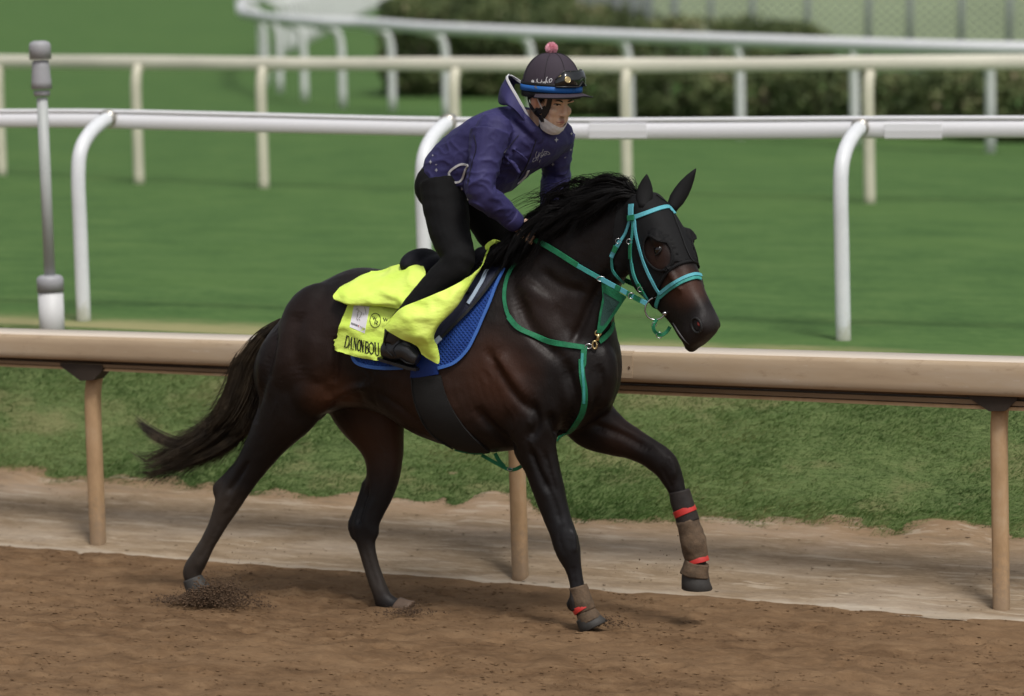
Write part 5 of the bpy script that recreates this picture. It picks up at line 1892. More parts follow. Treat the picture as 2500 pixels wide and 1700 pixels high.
def arm_pts(sh, el, wr, r0, r1, r2, r3_):
    up1 = sh.lerp(el, .5)
    return [sh, up1 + TN * .004, el, el.lerp(wr, .45), wr], [r0, r1, r2, (r2 + r3_) * .53, r3_]


def sm_tube(mb, pts, rad, seg=16, per=4):
    q = catmull([(*p, r_) for p, r_ in zip(pts, rad)], per)
    mb.tube([Vector(c[:3]) for c in q], [c[3] for c in q], seg)


# ---- head frame: f forwards, r to its right, u up
HT, HP = R(42), R(12)
hf0 = Vector((math.sin(HT), -math.cos(HT), 0)); KR_ = Vector((-math.cos(HT), -math.sin(HT), 0))
KF = hf0 * math.cos(HP) - UP * math.sin(HP); KU = UP * math.cos(HP) + hf0 * math.sin(HP)
KO = P(1246, 228, .02)


def Kd(f_, r_, u): return KO + KF * f_ + KR_ * r_ + KU * u


bm_ = MB()
# ---- body (skin), one continuous surface
bm_.loft(torso_rings(.74))
for args in ((R_SH, R_EL, R_WR), (L_SH, L_EL, L_WR)):
    p_, r_ = arm_pts(*args, .055, .045, .038, .026)
    sm_tube(bm_, p_, r_)
for hip, kn, an, sg in ((R_HIP, R_KN, R_AN, 1), (L_HIP, L_KN, L_AN, -1)):
    sm_tube(bm_, [hip, hip.lerp(kn, .5), kn, kn.lerp(an, .4), an], [.062, .055, .042, .036, .028])
    bm_.ell((R_HIP + L_HIP) / 2, TD * .07, TN * .11, UP * .06)
face = [(.095, .060, -.060, .055), (.070, .088, -.088, .072), (.035, .099, -.094, .076), (.012, .099, -.092, .0755), (-.010, .091, -.086, .074), (-.032, .092, -.072, .071), (-.055, .094, -.045, .065), (-.078, .093, -.015, .056),
        (-.100, .090, .005, .045), (-.117, .084, .022, .032), (-.126, .070, .035, .018)]
rows = catmull(face, 3)
rings = []
for u, ff, fb, w in rows:
    ring = []
    for k in range(28):
        a = 2 * math.pi * k / 28
        cs, sn = math.cos(a), math.sin(a)
        c = (ff + fb) / 2
        ring.append(Kd(c + (ff - fb) / 2 * cs, w * math.copysign(abs(sn) ** .85, sn) * (1 - .16 * max(0, cs)), u))
    rings.append(ring)
bm_.loft(rings)
bm_.ell(Kd(-.005, 0, .06), KF * .098, KR_ * .077, KU * .075)
q = catmull([(*Kd(.094, 0, .010), .0080), (*Kd(.101, 0, -.012), .0090), (*Kd(.107, 0, -.032), .0125), (*Kd(.102, 0, -.044), .010)], 4)
bm_.tube([Vector(c[:3]) for c in q], [c[3] for c in q], 12)
for sg in (1, -1):
    bm_.ell(Kd(.096, .012 * sg, -.040), KF * .010, KR_ * .008, KU * .007, 12, 8)
    bm_.ell(Kd(.078, .036 * sg, -.030), KF * .016, KR_ * .026, KU * .022, 12, 8)     # cheek bones
    bm_.ell(Kd(.094, .033 * sg, .018), KF * .010, KR_ * .026, KU * .007, 12, 8)      # brow ridge
    bm_.ell(Kd(.072, .036 * sg, -.060), KF * .014, KR_ * .020, KU * .026, 12, 8)
    # ears
    bm_.ell(Kd(-.006, .079 * sg, -.006), KF * .019, KR_ * .010, KU * .032, 14, 10)
    bm_.ell(Kd(-.000, .083 * sg, -.030), KF * .010, KR_ * .007, KU * .012, 12, 8)
for u, w, d in ((-.0665, .024, .0062), (-.0765, .022, .0065)):
    bm_.ell(Kd(.0935, 0, u), KF * .008, KR_ * w, KU * d, 14, 8)
bm_.tube([Kd(-.03, 0, -.05), Kd(-.035, 0, -.12), P(1190, 285, .0)], [.058, .056, .062], 16)


def fist(w, el, grip, side, mb):
    """curled hand: back of hand, four fingers around a rein, thumb on top"""
    ax = (w - el).normalized()
    g = (grip - ax * grip.dot(ax)).normalized()         # along the knuckles
    o = ax.cross(g).normalized()
    mb.ell(w + ax * .045, ax * .047, g * .040, o * .017, 14, 10)
    for k in range(4):
        b = w + ax * .082 + g * (.030 - .020 * k)
        ln = (.030, .034, .032, .026)[k]
        pts = [b - ax * .01, b + ax * .014 + o * .004, b + ax * .016 + o * (.006 + ln * .55), b - ax * .004 + o * (.012 + ln * .9), b - ax * .022 + o * (.006 + ln * .7)]
        sm_tube(mb, pts, [.0095, .0098, .0092, .0086, .0075], 10, 3)
    b = w + ax * .025 + g * .034
    sm_tube(mb, [b, b + ax * .026 + g * .008 + o * .014, b + ax * .046 + g * .002 + o * .026, b + ax * .058 - g * .008 + o * .030], [.012, .0105, .0095, .008], 10, 3)


fist(R_WR, R_WR.lerp(R_EL, .5), UP, 1, bm_)
fist(L_WR, L_WR.lerp(L_EL, .5), UP, -1, bm_)
# feet inside the boots
for an, sg in ((R_AN, 1), (L_AN, -1)):
    sm_tube(bm_, [an, an + TD * .02 - UP * .05, an + TD * .09 - UP * .085], [.03, .03, .024])
bv_, bf_ = remeshed(bm_, .0042, 5)
t = NT('warm_skin')
geo = t.n('ShaderNodeNewGeometry')
f = t.noise(18, 4, .6, geo.outputs['Position'])
base = t.ramp(f, [(.3, (.66, .43, .30)), (.7, (.76, .53, .39))])


def skin_spot(c, rad, colr, amt):
    global base
    x = t.n('ShaderNodeVectorMath', operation='DISTANCE')
    t.l(geo.outputs['Position'], x.inputs[0]); x.inputs[1].default_value = c
    base = t.mix(t.math('MULTIPLY', t.map(x.outputs['Value'], rad * .4, rad, 1, 0), amt), base, colr)


skin_spot(tuple(Kd(.10, 0, -.056)), .022, (.20, .115, .085), .75)      # stubble above the lip
skin_spot(tuple(Kd(.10, 0, -.072)), .018, (.36, .13, .10), .6)
skin_spot(tuple(Kd(0, .09, -.01)), .05, (.60, .24, .16), .6)
t.set(Base_Color=base, Roughness=.5, Specular_IOR_Level=.4)
t.b.inputs['Subsurface Weight'].default_value = .12
t.b.inputs['Subsurface Radius'].default_value = (.012, .005, .003)
t.bump(t.noise(260, 3, .6, geo.outputs['Position']), .12, .003)
M_SKIN = t.m
mesh_obj('body', bv_, bf_, M_SKIN, rider)
BODY_BVH = BVHTree.FromPolygons([tuple(v) for v in bv_], bf_)

M_EYEW = simple('eye_white', (.60, .55, .52), .25, .05)
M_BROW = simple('dark_brow_hair', (.016, .011, .009), .7, .2)
M_LIPS = simple('lips', (.30, .10, .085), .5, .1)
for sg in (1, -1):
    h_ = BODY_BVH.ray_cast(Kd(.2, .031 * sg, .0015), -KF)
    c, nn = h_[0], h_[1]
    sd = KU.cross(nn).normalized(); up_ = nn.cross(sd).normalized()
    if up_.dot(KU) < 0: up_ = -up_
    MB().ell(c - nn * .001, sd * .0135, up_ * .0036, nn * .0022, 14, 8).build('eye', M_EYEW, rider)
    MB().ell(c + nn * .0002, sd * .0048, up_ * .0038, nn * .0020, 12, 8).build('iris', M_EYE, rider)
    pts = [c + sd * (.0165 * math.sin(a)) + up_ * (.0048 * math.cos(a) + .0008) + nn * .0015 for a in np.linspace(-1.4, 1.4, 8)]
    MB().tube(pts, [.0010, .0018, .0022, .0024, .0024, .0022, .0018, .0010], 6).build('eyelid', M_BROW, rider)
    pts = [BODY_BVH.ray_cast(Kd(.2, (.014 + .036 * k / 6) * sg, .017 + .006 * math.sin(k / 6 * 2.2)), -KF)[0] for k in range(7)]
    MB().tube(pts, [.0018, .0030, .0034, .0034, .0030, .0024, .0012], 8).build('eyebrow', M_BROW, rider)
pts = [BODY_BVH.ray_cast(Kd(.2, .026 * (k / 6 * 2 - 1), -.0715), -KF)[0] for k in range(7)]
MB().tube(pts, [.0008, .0016, .0022, .0024, .0022, .0016, .0008], 6).build('mouth', M_LIPS, rider)
# hair below the helmet
hs = []
for sg in (1, -1):
    for k in range(260):
        f0, u0 = rng.uniform(-.07, .045), rng.uniform(.012, .045)
        if -.03 < f0 < .016 and u0 < .03: continue
        h_ = BODY_BVH.ray_cast(Kd(f0, .2 * sg, u0), -KR_ * sg)
        if h_[0] is None: continue
        p = h_[0]
        hs.append(([p, p + h_[1] * .004 - KU * .010 - KF * .003, p + h_[1] * .003 - KU * rng.uniform(.016, .028) - KF * .006], .0011, .0004))
hair('hair', hs, M_MANE, rider)

# ---- jacket
M_JACKET = weave('purple_softshell', (.036, .033, .112), .62, 340, .5, .14, wr=.55, wrs=10)
M_TRIM = simple('white_trim', (.68, .68, .70), .6, .06)
jk = MB()
jk.loft(torso_rings(1.0))
p_, r_ = arm_pts(R_SH, R_EL, R_WR, .088, .070, .062, .042); sm_tube(jk, p_, r_, 18)
p_, r_ = arm_pts(L_SH, L_EL, L_WR, .085, .068, .060, .042); sm_tube(jk, p_, r_, 18)
jk.ell(P(1120, 300, .17), TD * .085, TN * .075, UP * .085)
jk.ell(P(1262, 310, -.12), TD * .08, TN * .075, UP * .08)
# bunched folds at the elbows, waist and cuffs
for el, sh, wr in ((R_EL, R_SH, R_WR), (L_EL, L_SH, L_WR)):
    for k in range(5):
        c = el.lerp(wr, .05 + .14 * k); ax = (wr - el).normalized()
        e1 = ax.orthogonal().normalized(); e2 = ax.cross(e1)
        tilt = (ax + e1 * rng.uniform(-.4, .4) + e2 * rng.uniform(-.4, .4)).normalized()
        rad = .058 - .0028 * k * 1.2
        ring = [c + (e1 - tilt * e1.dot(tilt)) * (rad * math.cos(a)) + (e2 - tilt * e2.dot(tilt)) * (rad * math.sin(a)) for a in [2 * math.pi * j / 16 for j in range(17)]]
        jk.tube(ring, .0065, 8)
for k, (x0, y0, x1, y1, l_) in enumerate(((1052, 380, 1080, 330, .19), (1040, 400, 1090, 372, .185), (1020, 372, 1060, 345, .17), (1140, 350, 1180, 395, .17), (1150, 330, 1200, 365, .16), (1000, 400, 1040, 420, .17))):
    jk.tube([P(x0, y0, l_ - .03), P((x0 + x1) / 2, (y0 + y1) / 2 - 3, l_ - .012), P(x1, y1, l_ - .03)], [.004, .0075, .004], 10)
# hood hanging behind the neck and the stand-up collar
hood_pts = [P(1222, 306, .075), P(1196, 275, .115), P(1168, 235, .115), P(1152, 205, .07), P(1152, 196, 0), P(1170, 205, -.07), P(1205, 235, -.11), P(1240, 270, -.10)]
sm_tube(jk, [P(1226, 318, .06), P(1204, 290, .10), P(1178, 262, .09), P(1172, 255, .0), P(1200, 262, -.08), P(1238, 292, -.08)], [.024, .028, .030, .030, .028, .024], 14, 5)
jv, jf = remeshed(jk, .0055, 5)
JV, JN = vnormals(jv, jf)
for i in range(len(jv)):            # soft creases
    p = Vector(JV[i])
    k = mnoise.noise(Vector((p.x * 7 + p.z * 5, p.y * 7, p.z * 13 - p.x * 4)))
    k2 = mnoise.noise(Vector((p.x * 15 - p.z * 9, p.y * 15, p.z * 24 + p.x * 8 + 3)))
    near = max(math.exp(-((p - R_EL).length / .13) ** 2), math.exp(-((p - L_EL).length / .13) ** 2), .8 * math.exp(-((p - P(1050, 400, .15)).length / .16) ** 2), .9 * math.exp(-((p - P(1160, 360, .13)).length / .12) ** 2))
    rid = (1 - min(1, abs(k) * 2.2)) ** 2 * .009 + (1 - min(1, abs(k2) * 2.5)) ** 2 * .006
    jv[i] = Vector(JV[i] + JN[i] * (rid * (.25 + .9 * near) - .003))
jacket = mesh_obj('jacket', jv, jf, M_JACKET, rider)
J_BVH = BVHTree.FromPolygons([tuple(v) for v in jv], jf)


def jstrap(px, w, name, mat, lift=.002, per=5):
    return strap([z1(*p) for p in px], w, name, mat, jacket, lift, per, .0025, J_BVH)


# hood lying open behind the neck
he = [(430, 700, -.07), (330, 632, -.05), (245, 585, .0), (213, 625, .05), (262, 730, .085), (345, 870, .10), (440, 1040, .10), (555, 1258, .085)]
hm = [(330, 700, -.10), (200, 680, -.08), (140, 720, -.02), (122, 790, .06), (190, 870, .110), (285, 970, .128), (400, 1095, .128), (530, 1262, .105)]
hl_ = [(320, 860, -.12), (170, 880, -.11), (110, 890, -.03), (98, 965, .055), (195, 985, .125), (310, 1052, .142), (405, 1145, .138), (515, 1272, .110)]
h4 = [(330, 930, -.11), (200, 960, -.10), (150, 960, -.03), (150, 1000, .04), (230, 1010, .105), (330, 1080, .125), (420, 1165, .122), (515, 1280, .10)]
_, HOOD_BVH = patch([[(*z2(a, b), l_, 1) for a, b, l_ in r_] for r_ in (he, hm, hl_, h4)], 7, 7, 'jacket_hood', M_JACKET, rider, .006, .006, 12, 4)
hp = [P(*z2(a, b), l_ + .004) for a, b, l_ in he]
fstrap(hp, .011, 'hood_trim', M_TRIM, jacket)
# hood edge
jstrap([(445, 1040), (470, 1012), (535, 975), (588, 985)], .0095, 'pocket_trim', M_TRIM)
jstrap([(445, 1040), (455, 1085), (485, 1112), (520, 1108)], .0095, 'pocket_trim', M_TRIM)
jstrap([(588, 985), (560, 1030), (545, 1080), (520, 1108)], .0085, 'pocket_trim', M_TRIM)
M_ZIP = simple('dark_zip', (.008, .007, .018), .6)
jstrap([(1090, 790), (1070, 850), (1040, 930), (1005, 1010), (960, 1080)], .004, 'zip', M_ZIP)
jstrap([(630, 760), (650, 850), (620, 960), (600, 1050), (585, 1130)], .0022, 'side_seam', M_ZIP)
jstrap([(960, 760), (900, 830), (850, 890), (840, 960)], .0022, 'sleeve_seam', M_ZIP)
M_STAR = simple('silver_print', (.40, .40, .44), .5, .1)


def star(cx, cy, r_):
    return [([z1(cx, cy - r_), z1(cx, cy), z1(cx, cy + r_)], r_ * .13), ([z1(cx - r_ * .8, cy), z1(cx, cy), z1(cx + r_ * .8, cy)], r_ * .13), ([z1(cx - r_ * .3, cy - r_ * .3), z1(cx + r_ * .3, cy + r_ * .3)], r_ * .12),
            ([z1(cx + r_ * .3, cy - r_ * .3), z1(cx - r_ * .3, cy + r_ * .3)], r_ * .12)]


sk = []
for cx, cy, r_ in ((1238, 795, 16), (1215, 975, 12), (1350, 750, 10), (1345, 868, 9), (310, 960, 13), (326, 912, 8), (352, 1020, 13), (416, 1080, 14), (540, 1158, 13), (585, 1238, 10)):
    sk += star(cx, cy, r_)
sk += [([z1(1298, 925), z1(1304, 928), z1(1310, 918)], 1.0), ([z1(345, 975), z1(351, 982), z1(357, 974)], 1.0), ([z1(476, 1138), z1(484, 1143), z1(492, 1138)], 1.0)]
marks(sk, 'star_print', M_STAR, jacket, J_BVH, .0022)
marks([([z1(1065, 945), z1(1072, 930), z1(1095, 925), z1(1120, 905)], 1.2), ([z1(1095, 880), z1(1085, 905), z1(1092, 935), z1(1080, 950)], 1.2), ([z1(1112, 885), z1(1105, 920), z1(1098, 948)], 1.1), ([z1(1098, 915), z1(1130, 885)], 1.0),
       ([z1(1142, 862), z1(1130, 900), z1(1122, 925), z1(1140, 905), z1(1150, 880)], 1.3), ([z1(1128, 912), z1(1150, 900), z1(1168, 888), z1(1160, 905), z1(1145, 912)], 1.1), ([z1(1150, 882), z1(1172, 880), z1(1190, 896), z1(1172, 904)], 1.1),
       ([z1(1062, 948), z1(1066, 957), z1(1076, 952)], 1.0), ([z1(1118, 940), z1(1112, 960)], .8)], 'chest_emblem', M_STAR, jacket, J_BVH, .0022)
jstrap([(1030, 1020), (1010, 1060), (975, 1098), (950, 1118)], .012, 'hem_label', M_TRIM, .003)
for wr, el in ((R_WR, R_EL), (L_WR, L_EL)):
    ax = (wr - el).normalized()
    MB().tube([wr - ax * .055, wr - ax * .045, wr - ax * .005, wr + ax * .006], [.046, .0475, .044, .038], 18).build('cuff', M_JACKET, jacket)

# ---- trousers
M_TROU = weave('black_stretch_cloth', (.0035, .0035, .0040), .85, 300, .5, .15, wr=.5, wrs=14)
tr_ = MB()
tr_.ell(P(1015, 412, .0), TD * .125, TN * .165, UP * .105)
tr_.ell(P(985, 425, .08), TD * .085, TN * .085, UP * .10)
tr_.ell(P(1015, 425, -.08), TD * .085, TN * .085, UP * .10)
sm_tube(tr_, [R_HIP, P(1012, 470, .135), P(1023, 535, .19), R_KN, R_KN.lerp(R_AN, .25), R_KN.lerp(R_AN, .6), R_AN], [.105, .098, .087, .070, .066, .056, .046], 18)
sm_tube(tr_, [L_HIP, L_HIP.lerp(L_KN, .35), L_HIP.lerp(L_KN, .7), L_KN, L_KN.lerp(L_AN, .3), L_KN.lerp(L_AN, .65), L_AN], [.105, .096, .084, .07, .064, .055, .046], 18)
tv, tf = remeshed(tr_, .006, 6)
TV, TNR = vnormals(tv, tf)
for i in range(len(tv)):
    p = Vector(TV[i])
    k = mnoise.fractal(Vector((p.x * 10, p.y * 10, p.z * 16 + 5)), 1.0, 2.0, 2)
    tv[i] = Vector(TV[i] + TNR[i] * (.004 * k))
mesh_obj('trousers', tv, tf, M_TROU, rider)

# ---- boots
M_BOOT = simple('worn_black_leather', (.014, .015, .017), .36, .35, 14, .25, 50, .004, spec=.6)


BOOTS = []


def boot(an, toe, heel, top, name):
    mb = MB()
    sm_tube(mb, [top, top.lerp(an, .6), an], [.050, .048, .046], 16)
    sm_tube(mb, [heel, an - UP * .035, an.lerp(toe, .45), an.lerp(toe, .75) - UP * .004, toe], [.036, .046, .044, .036, .026], 16)
    ax = (toe - heel).normalized()
    v_, f_ = remeshed(mb, .005, 5)
    o = mesh_obj(name, v_, f_, M_BOOT, rider)
    dn = (-UP - ax * (-UP).dot(ax)).normalized()
    la = ax.cross(dn)
    rings = []
    for u, w in ((-.06, .022), (.1, .036), (.35, .034), (.6, .040), (.85, .036), (1.04, .016)):
        c = heel.lerp(toe, u) + dn * .034
        rings.append([c + la * w, c + la * w + dn * .012, c - la * w + dn * .012, c - la * w])
    MB().loft(rings).build('sole', M_BLACKL, o, False)
    bvh = BVHTree.FromPolygons([tuple(p) for p in v_], f_)
    if name == 'boot' and toe.dot(TN) > an.dot(TN) - .01 and not BOOTS:
        strap([r4(655, 985), r4(628, 1080), r4(645, 1170), r4(705, 1228)], .010, 'spur_strap', M_BLACKL, o, .003, 6, .003, bvh)
        strap([r4(800, 1065), r4(735, 1110), r4(708, 1170), r4(735, 1230)], .007, 'spur_strap', M_BLACKL, o, .003, 6, .003, bvh)
        BOOTS.append(o)
    return o


b_an = P(*r4(720, 1090), .352)
boot(b_an, P(*r4(950, 1262), .360), P(*r4(618, 1160), .350), P(*r4(740, 960), .350), 'boot')
sh_ = L_AN - R_AN
boot(L_AN, L_AN + TD * .13 - UP * .07, L_AN - TD * .05 - UP * .05, L_AN + (L_KN - L_AN).normalized() * .10, 'boot')
st_o = thing('stirrup', 'thin dark stirrup under the rider\'s near boot', 'stirrup', P(*r4(800, 1250), .36))
s0 = P(*r4(860, 1240), .36)
q = [P(*r4(930, 1130), .33), P(*r4(965, 1190), .335), P(*r4(965, 1240), .33)]
fstrap(q, .012, 'stirrup_leather', M_BLACKL, st_o)
q = [P(*r4(760, 1230), .38), P(*r4(840, 1290), .38), P(*r4(900, 1300), .38), P(*r4(905, 1290), .31), P(*r4(845, 1280), .30), P(*r4(760, 1225), .31), P(*r4(760, 1230), .38)]
MB().tube(q, .005, 8).build('stirrup_iron', M_BLACKL, st_o)

# ---- helmet
M_HELM = weave('plum_cap_fabric', (.048, .037, .050), .75, 420, .3, .08)
M_HBAND = weave('black_band', (.010, .010, .011), .6, 260, .3, .1)
M_HBLUE = weave('blue_elastic', (.020, .125, .42), .5, 260, .3, .1)
M_LENS = simple('smoked_lens', (.006, .007, .008), .08, .1, 6, spec=.8)
M_FRAME = simple('goggle_frame', (.012, .012, .012), .35, .1)
M_GOLD = simple('dull_gold', (.42, .33, .16), .4, .1, 10, metal=.6)
M_PINK = simple('pink_wool', (.90, .44, .53), .9, .18, 60)
EP = R(3)
EF = hf0 * math.cos(EP) - UP * math.sin(EP); EU = UP * math.cos(EP) + hf0 * math.sin(EP)
EO = KO + EF * .012 + EU * .050


def E(az, h_, out=0.0):
    """point of the helmet: az from the front to its right, h_ 0 rim .. 1 crown"""
    fr_, rr, hh = .136, .117, .152
    a = h_ * math.pi / 2
    c = max(0.0, math.cos(a)) ** .80
    p = EF * ((fr_ + out) * c * math.cos(az)) + KR_ * ((rr + out) * c * math.sin(az)) + EU * ((hh + out) * math.sin(a))
    return EO + p


helmet = MB()
n = 48
rings = [[E(2 * math.pi * k / n, h_) for k in range(n)] for h_ in np.linspace(0, .985, 18)]
rings.insert(0, [E(2 * math.pi * k / n, 0) - EU * .020 - (E(2 * math.pi * k / n, 0) - EO) * .03 for k in range(n)])
rings.insert(0, [E(2 * math.pi * k / n, 0, -.012) - EU * .022 for k in range(n)])
helm = helmet.loft(rings).build('helmet', M_HELM, rider)
E_BVH = helmet.bvh()
# piping seams over the cap
for az in (18, 62, 118, 165, 242, 298, -28):
    pts = [E(R(az), h_, .0006) for h_ in np.linspace(.12, .97, 14)]
    MB().tube(pts, .0011, 6).build('cap_seam', M_HBAND, helm)


def band(h0, h1, out, name, mat, a0=0, a1=360, drop=0.0):
    az = [R(a0 + (a1 - a0) * k / 60) for k in range(61)]
    rr = [[E(a, h0, out) - EU * drop, E(a, h0, out + .003) - EU * drop, E(a, h1, out + .003), E(a, h1, out)] for a in az]
    MB().loft(rr, True, True).build(name, mat, helm)


band(.06, .125, .0025, 'black_band', M_HBAND)
band(-.03, .070, .003, 'elastic', M_HBLUE)
band(-.14, -.035, -.001, 'lower_rim', M_HBAND)
# peak
pk = []
for k in range(25):
    az = R(-78 + 156 * k / 24)
    w = math.cos(az * .98) ** .6 * .062 if abs(az) < R(80) else 0
    i_ = E(az, -.04, -.004); o_ = i_ + (EF * math.cos(az) * w * 1.15 + KR_ * math.sin(az) * w * .8) - EU * (.006 + .016 * abs(math.sin(az)))
    pk.append((i_, o_))
v_ = [p for p, q in pk] + [q for p, q in pk]
m = len(pk)
f_ = [(k, k + 1, m + k + 1, m + k) for k in range(m - 1)]
V__, N__ = vnormals(v_, f_)
if N__.mean(0) @ np.array(tuple(EU)) < 0: f_ = [q[::-1] for q in f_]
v_, f_ = solid(v_, f_, .004)
mesh_obj('peak', v_, f_, M_HELM, helm)
MB().tube([q for p, q in pk], .0026, 8).build('peak_edge', M_HBAND, helm)
# goggles parked on the front
goggles = MB()
rings = []
for k in range(41):
    a = 40 - 118 * k / 40
    ed = min(1.0, .35 + min(k, 40 - k) / 9)
    notch = max(0, 1 - abs(a + 19) / 12)
    h0, h1 = .055 + .09 * notch * .9, .055 + .285 * ed ** .7
    hm = (h0 + h1) / 2
    az = R(a)
    o_ = .004 + .020 * ed ** .8
    rings.append([E(az, h0, .001), E(az, h0 + .02, o_ * .8), E(az, hm, o_), E(az, h1 - .03, o_ * .9), E(az, h1, o_ * .55), E(az, h1, .001)])
gg = goggles.loft(rings).build('goggles', M_LENS, helm)
MB().tube([r_[4] for r_ in rings], .0034, 8).build('goggle_frame', M_FRAME, gg)
MB().tube([r_[1] for r_ in rings], .0032, 8).build('goggle_frame', M_FRAME, gg)
c = E(R(19), .185, .0225); nn = (c - EO).normalized()
e1 = nn.cross(UP).normalized(); e2 = nn.cross(e1)
MB().tube([c - nn * .004, c + nn * .003, c + nn * .0031], [.0125, .0125, .010], 20).build('strap_button', M_GOLD, gg)
ring3(c + nn * .002, e1, e2, .0125, .0018, 'button_rim', M_BRASS, gg)
pts = [E(R(a), .30 - .0016 * (a - 12) * 1.6 + .02 * math.sin(R(a * 6)), .016) for a in range(8, 36, 3)]
MB().tube(pts, .0016, 6).build('gold_line', M_BRASS, gg)
# pompom
pc = E(0, 1.0) + EU * .018 - EF * .004 + KR_ * .004
MB().ell(pc, RIGHT * .021, TN * .021, UP * .020).build('pompom', M_PINK, helm)
ps = []
for k in range(900):
    d = Vector((G(), G(), G())).normalized()
    ps.append(([pc + d * .012, pc + d * .021, pc + d * rng.uniform(.024, .0285) + Vector((G(.001), G(.001), G(.001)))], .0011, .0006))
hair('pompom_wool', ps, M_PINK, helm)
M_WPRINT = simple('white_print', (.74, .74, .76), .5, .05)
scr = [([(640, 640), (625, 655), (640, 680), (632, 715), (608, 725)], 1.2), ([(610, 690), (640, 664)], .8), ([(665, 690), (650, 690), (648, 715), (668, 712), (672, 688), (676, 715)], 1.0), ([(695, 650), (684, 690), (690, 712), (700, 705)], 1.0),
       ([(680, 680), (708, 672)], .8), ([(704, 706), (712, 684), (722, 682), (714, 704), (704, 706)], .9), ([(740, 670), (728, 686), (742, 696), (726, 708)], 1.0), ([(775, 612), (760, 625), (752, 660), (745, 700)], 1.2), ([(748, 680), (762, 664), (764, 688), (772, 692)], .9),
       ([(780, 668), (776, 690), (784, 690)], .9), ([(783, 652), (785, 655)], 1.1), ([(796, 690), (799, 692)], 1.4), ([(828, 632), (806, 640), (796, 664), (806, 684), (824, 676), (834, 650), (826, 632)], 1.2)]
marks([([z2(*p) for p in s], w * 1.0) for s, w in scr], 'cap_lettering', M_WPRINT, helm, E_BVH, .0015)
em = [([z2(570, 652), z2(556, 668), z2(552, 700), z2(560, 718)], 1.4), ([z2(572, 655), z2(586, 668), z2(588, 700), z2(580, 715)], 1.4), ([z2(562, 690), z2(578, 680), z2(584, 695), z2(570, 710)], 2.4), ([z2(560, 672), z2(580, 668)], 2.0)]
marks(em, 'cap_emblem', M_WPRINT, helm, E_BVH, .0015)
marks([([z2(600, 745), z2(640, 768)], 1.6), ([z2(612, 735), z2(632, 742)], 1.4)], 'strap_clip', M_GOLD, helm, E_BVH, .006)

# ---- harness round the ear, chin mask
hn = lambda pts, w, nm, mt, lf=.004: strap([z2(*p) for p in pts], w, nm, mt, helm, lf, 6, .003, BODY_BVH)
hn([(815, 880), (800, 960), (780, 1040), (745, 1110), (715, 1160)], .022, 'chin_harness', M_BLACKL, .006)
hn([(525, 880), (535, 960), (570, 1040), (620, 1100), (690, 1160)], .016, 'chin_harness', M_BLACKL, .006)
hn([(590, 1050), (640, 1080), (700, 1070), (760, 1040)], .026, 'chin_harness', M_BLACKL, .006)
hn([(690, 1140), (710, 1185), (735, 1190)], .020, 'buckle', M_FRAME, .011)
hn([(715, 1190), (690, 1240), (650, 1290), (630, 1330)], .007, 'chin_strap', M_BLACKL, .006)
M_MASK = weave('white_face_mask', (.82, .83, .84), .8, 200, .4, .06, wr=.6, wrs=60)
rings = []
for j in range(9):
    v_ = j / 8
    ring = []
    for k in range(25):
        az = R(-100 + 200 * k / 24)
        edge_top = -.070 - .024 * math.cos(az) ** 2 + .012 * (abs(az) / R(100)) ** 2
        u = edge_top * (1 - v_) + (-.134 - .0 * v_) * v_ + .016 * v_ * (abs(az) / R(100)) ** 2
        s_ = np.interp(-u, [.060, .078, .100, .117, .134], [1.0, .97, .90, .78, .50])
        ff = .030 + .069 * s_ * math.cos(az) * (1.03 if abs(az) < R(60) else 1); rr = .060 * np.interp(-u, [.06, .08, .1, .12, .134], [1.08, 1.0, .86, .70, .42]) * math.sin(az)
        ring.append(Kd(ff + .004, rr * 1.07, u + .002 * math.sin(v_ * 16 + k * .4)))
    rings.append(ring)
mv = [p for r_ in rings for p in r_]
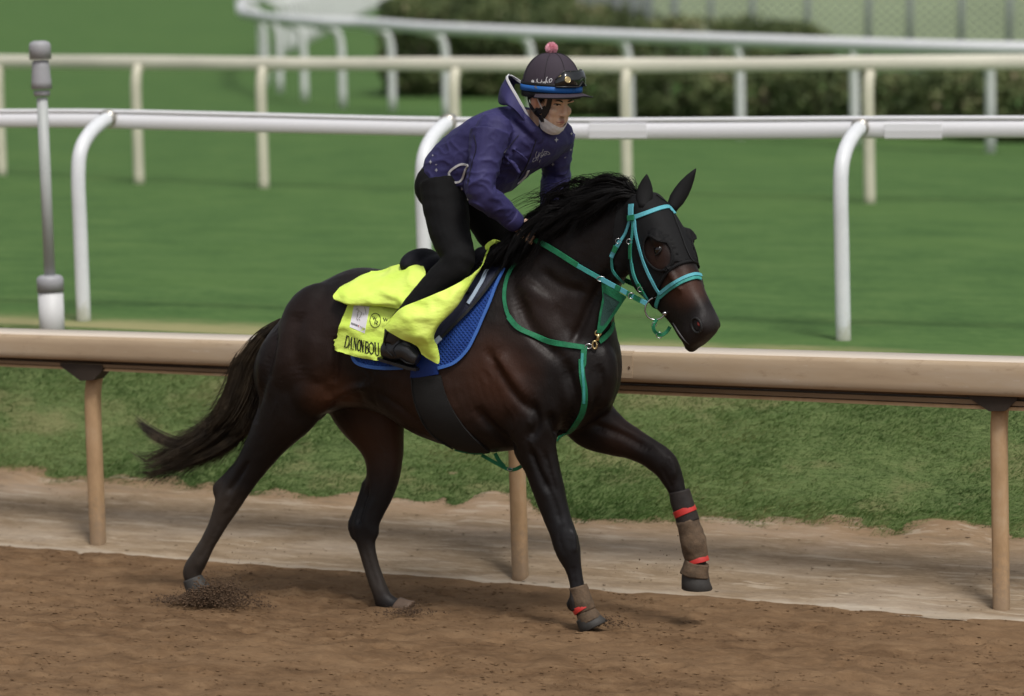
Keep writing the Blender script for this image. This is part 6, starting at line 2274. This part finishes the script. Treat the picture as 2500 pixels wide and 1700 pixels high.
mf = [(j * 25 + k, j * 25 + k + 1, (j + 1) * 25 + k + 1, (j + 1) * 25 + k) for j in range(8) for k in range(24)]
V__, N__ = vnormals(mv, mf)
cen = np.array(tuple(Kd(.03, 0, -.1)))
if np.mean(np.sum(N__ * (V__ - cen), 1)) < 0: mf = [q[::-1] for q in mf]
mv, mf = solid(mv, mf, .0025)
mesh_obj('chin_mask', mv, mf, M_MASK, rider)
hn([(640, 880), (665, 940), (700, 1010), (712, 1048)], .0036, 'mask_loop', M_TRIM, .010)

# ================================================================== earth thrown up by the hooves
def kicked(name, centre, n, sx, sy, sz, smin, smax, label, seed, tilt=0.0):
    c = TRACK_I @ centre

    def f_pos(r, n_):
        a = r.normal(0, 1, (n_, 3))
        p = np.stack([a[:, 0] * sx, a[:, 1] * sy, np.abs(a[:, 2]) * sz * np.exp(-(a[:, 0] - .5) ** 2 * .5)], 1)
        p[:, 2] += tilt * p[:, 0]
        p = p + np.array(tuple(c))
        p[:, 2] = np.maximum(p[:, 2], .0)
        return p
    return clods(name, n, f_pos, smin, smax, M_DIRT2, label, seed, 'stuff', (1.25, 1, .9))


M_DIRT2 = simple('fresh_dark_soil', (.085, .050, .027), .95, .4, 30)
g0 = on_z(475, 1372) - TN * 0
kicked('kicked_soil', Vector((g0.x, g0.y, .01)), 7000, .105, .06, .050, .001, .0065, 'dark soil thrown up around the trailing hind hoof', 81)
g1 = on_z(1375, 1420)
kicked('hoof_spray', Vector((g1.x, g1.y, .005)), 220, .05, .04, .02, .002, .006, 'small spray of soil in front of the planted forehoof', 82)
g2 = P(1500, 1260, -.05)
kicked('flying_crumbs', Vector((g2.x, g2.y, .22)), 46, .13, .1, .09, .0015, .004, 'tiny crumbs flying beside the raised foreleg', 83)
g3 = on_z(925, 1392)
kicked('hoof_dust', Vector((g3.x, g3.y, .0)), 900, .06, .05, .018, .001, .005, 'loose soil around the landing hind hoof under the belly', 84)
g4 = on_z(520, 1368)
kicked('soil_spray', Vector((g4.x, g4.y, .03)), 700, .16, .07, .11, .0007, .0035, 'fine spray of soil flying off the trailing hind hoof', 85)
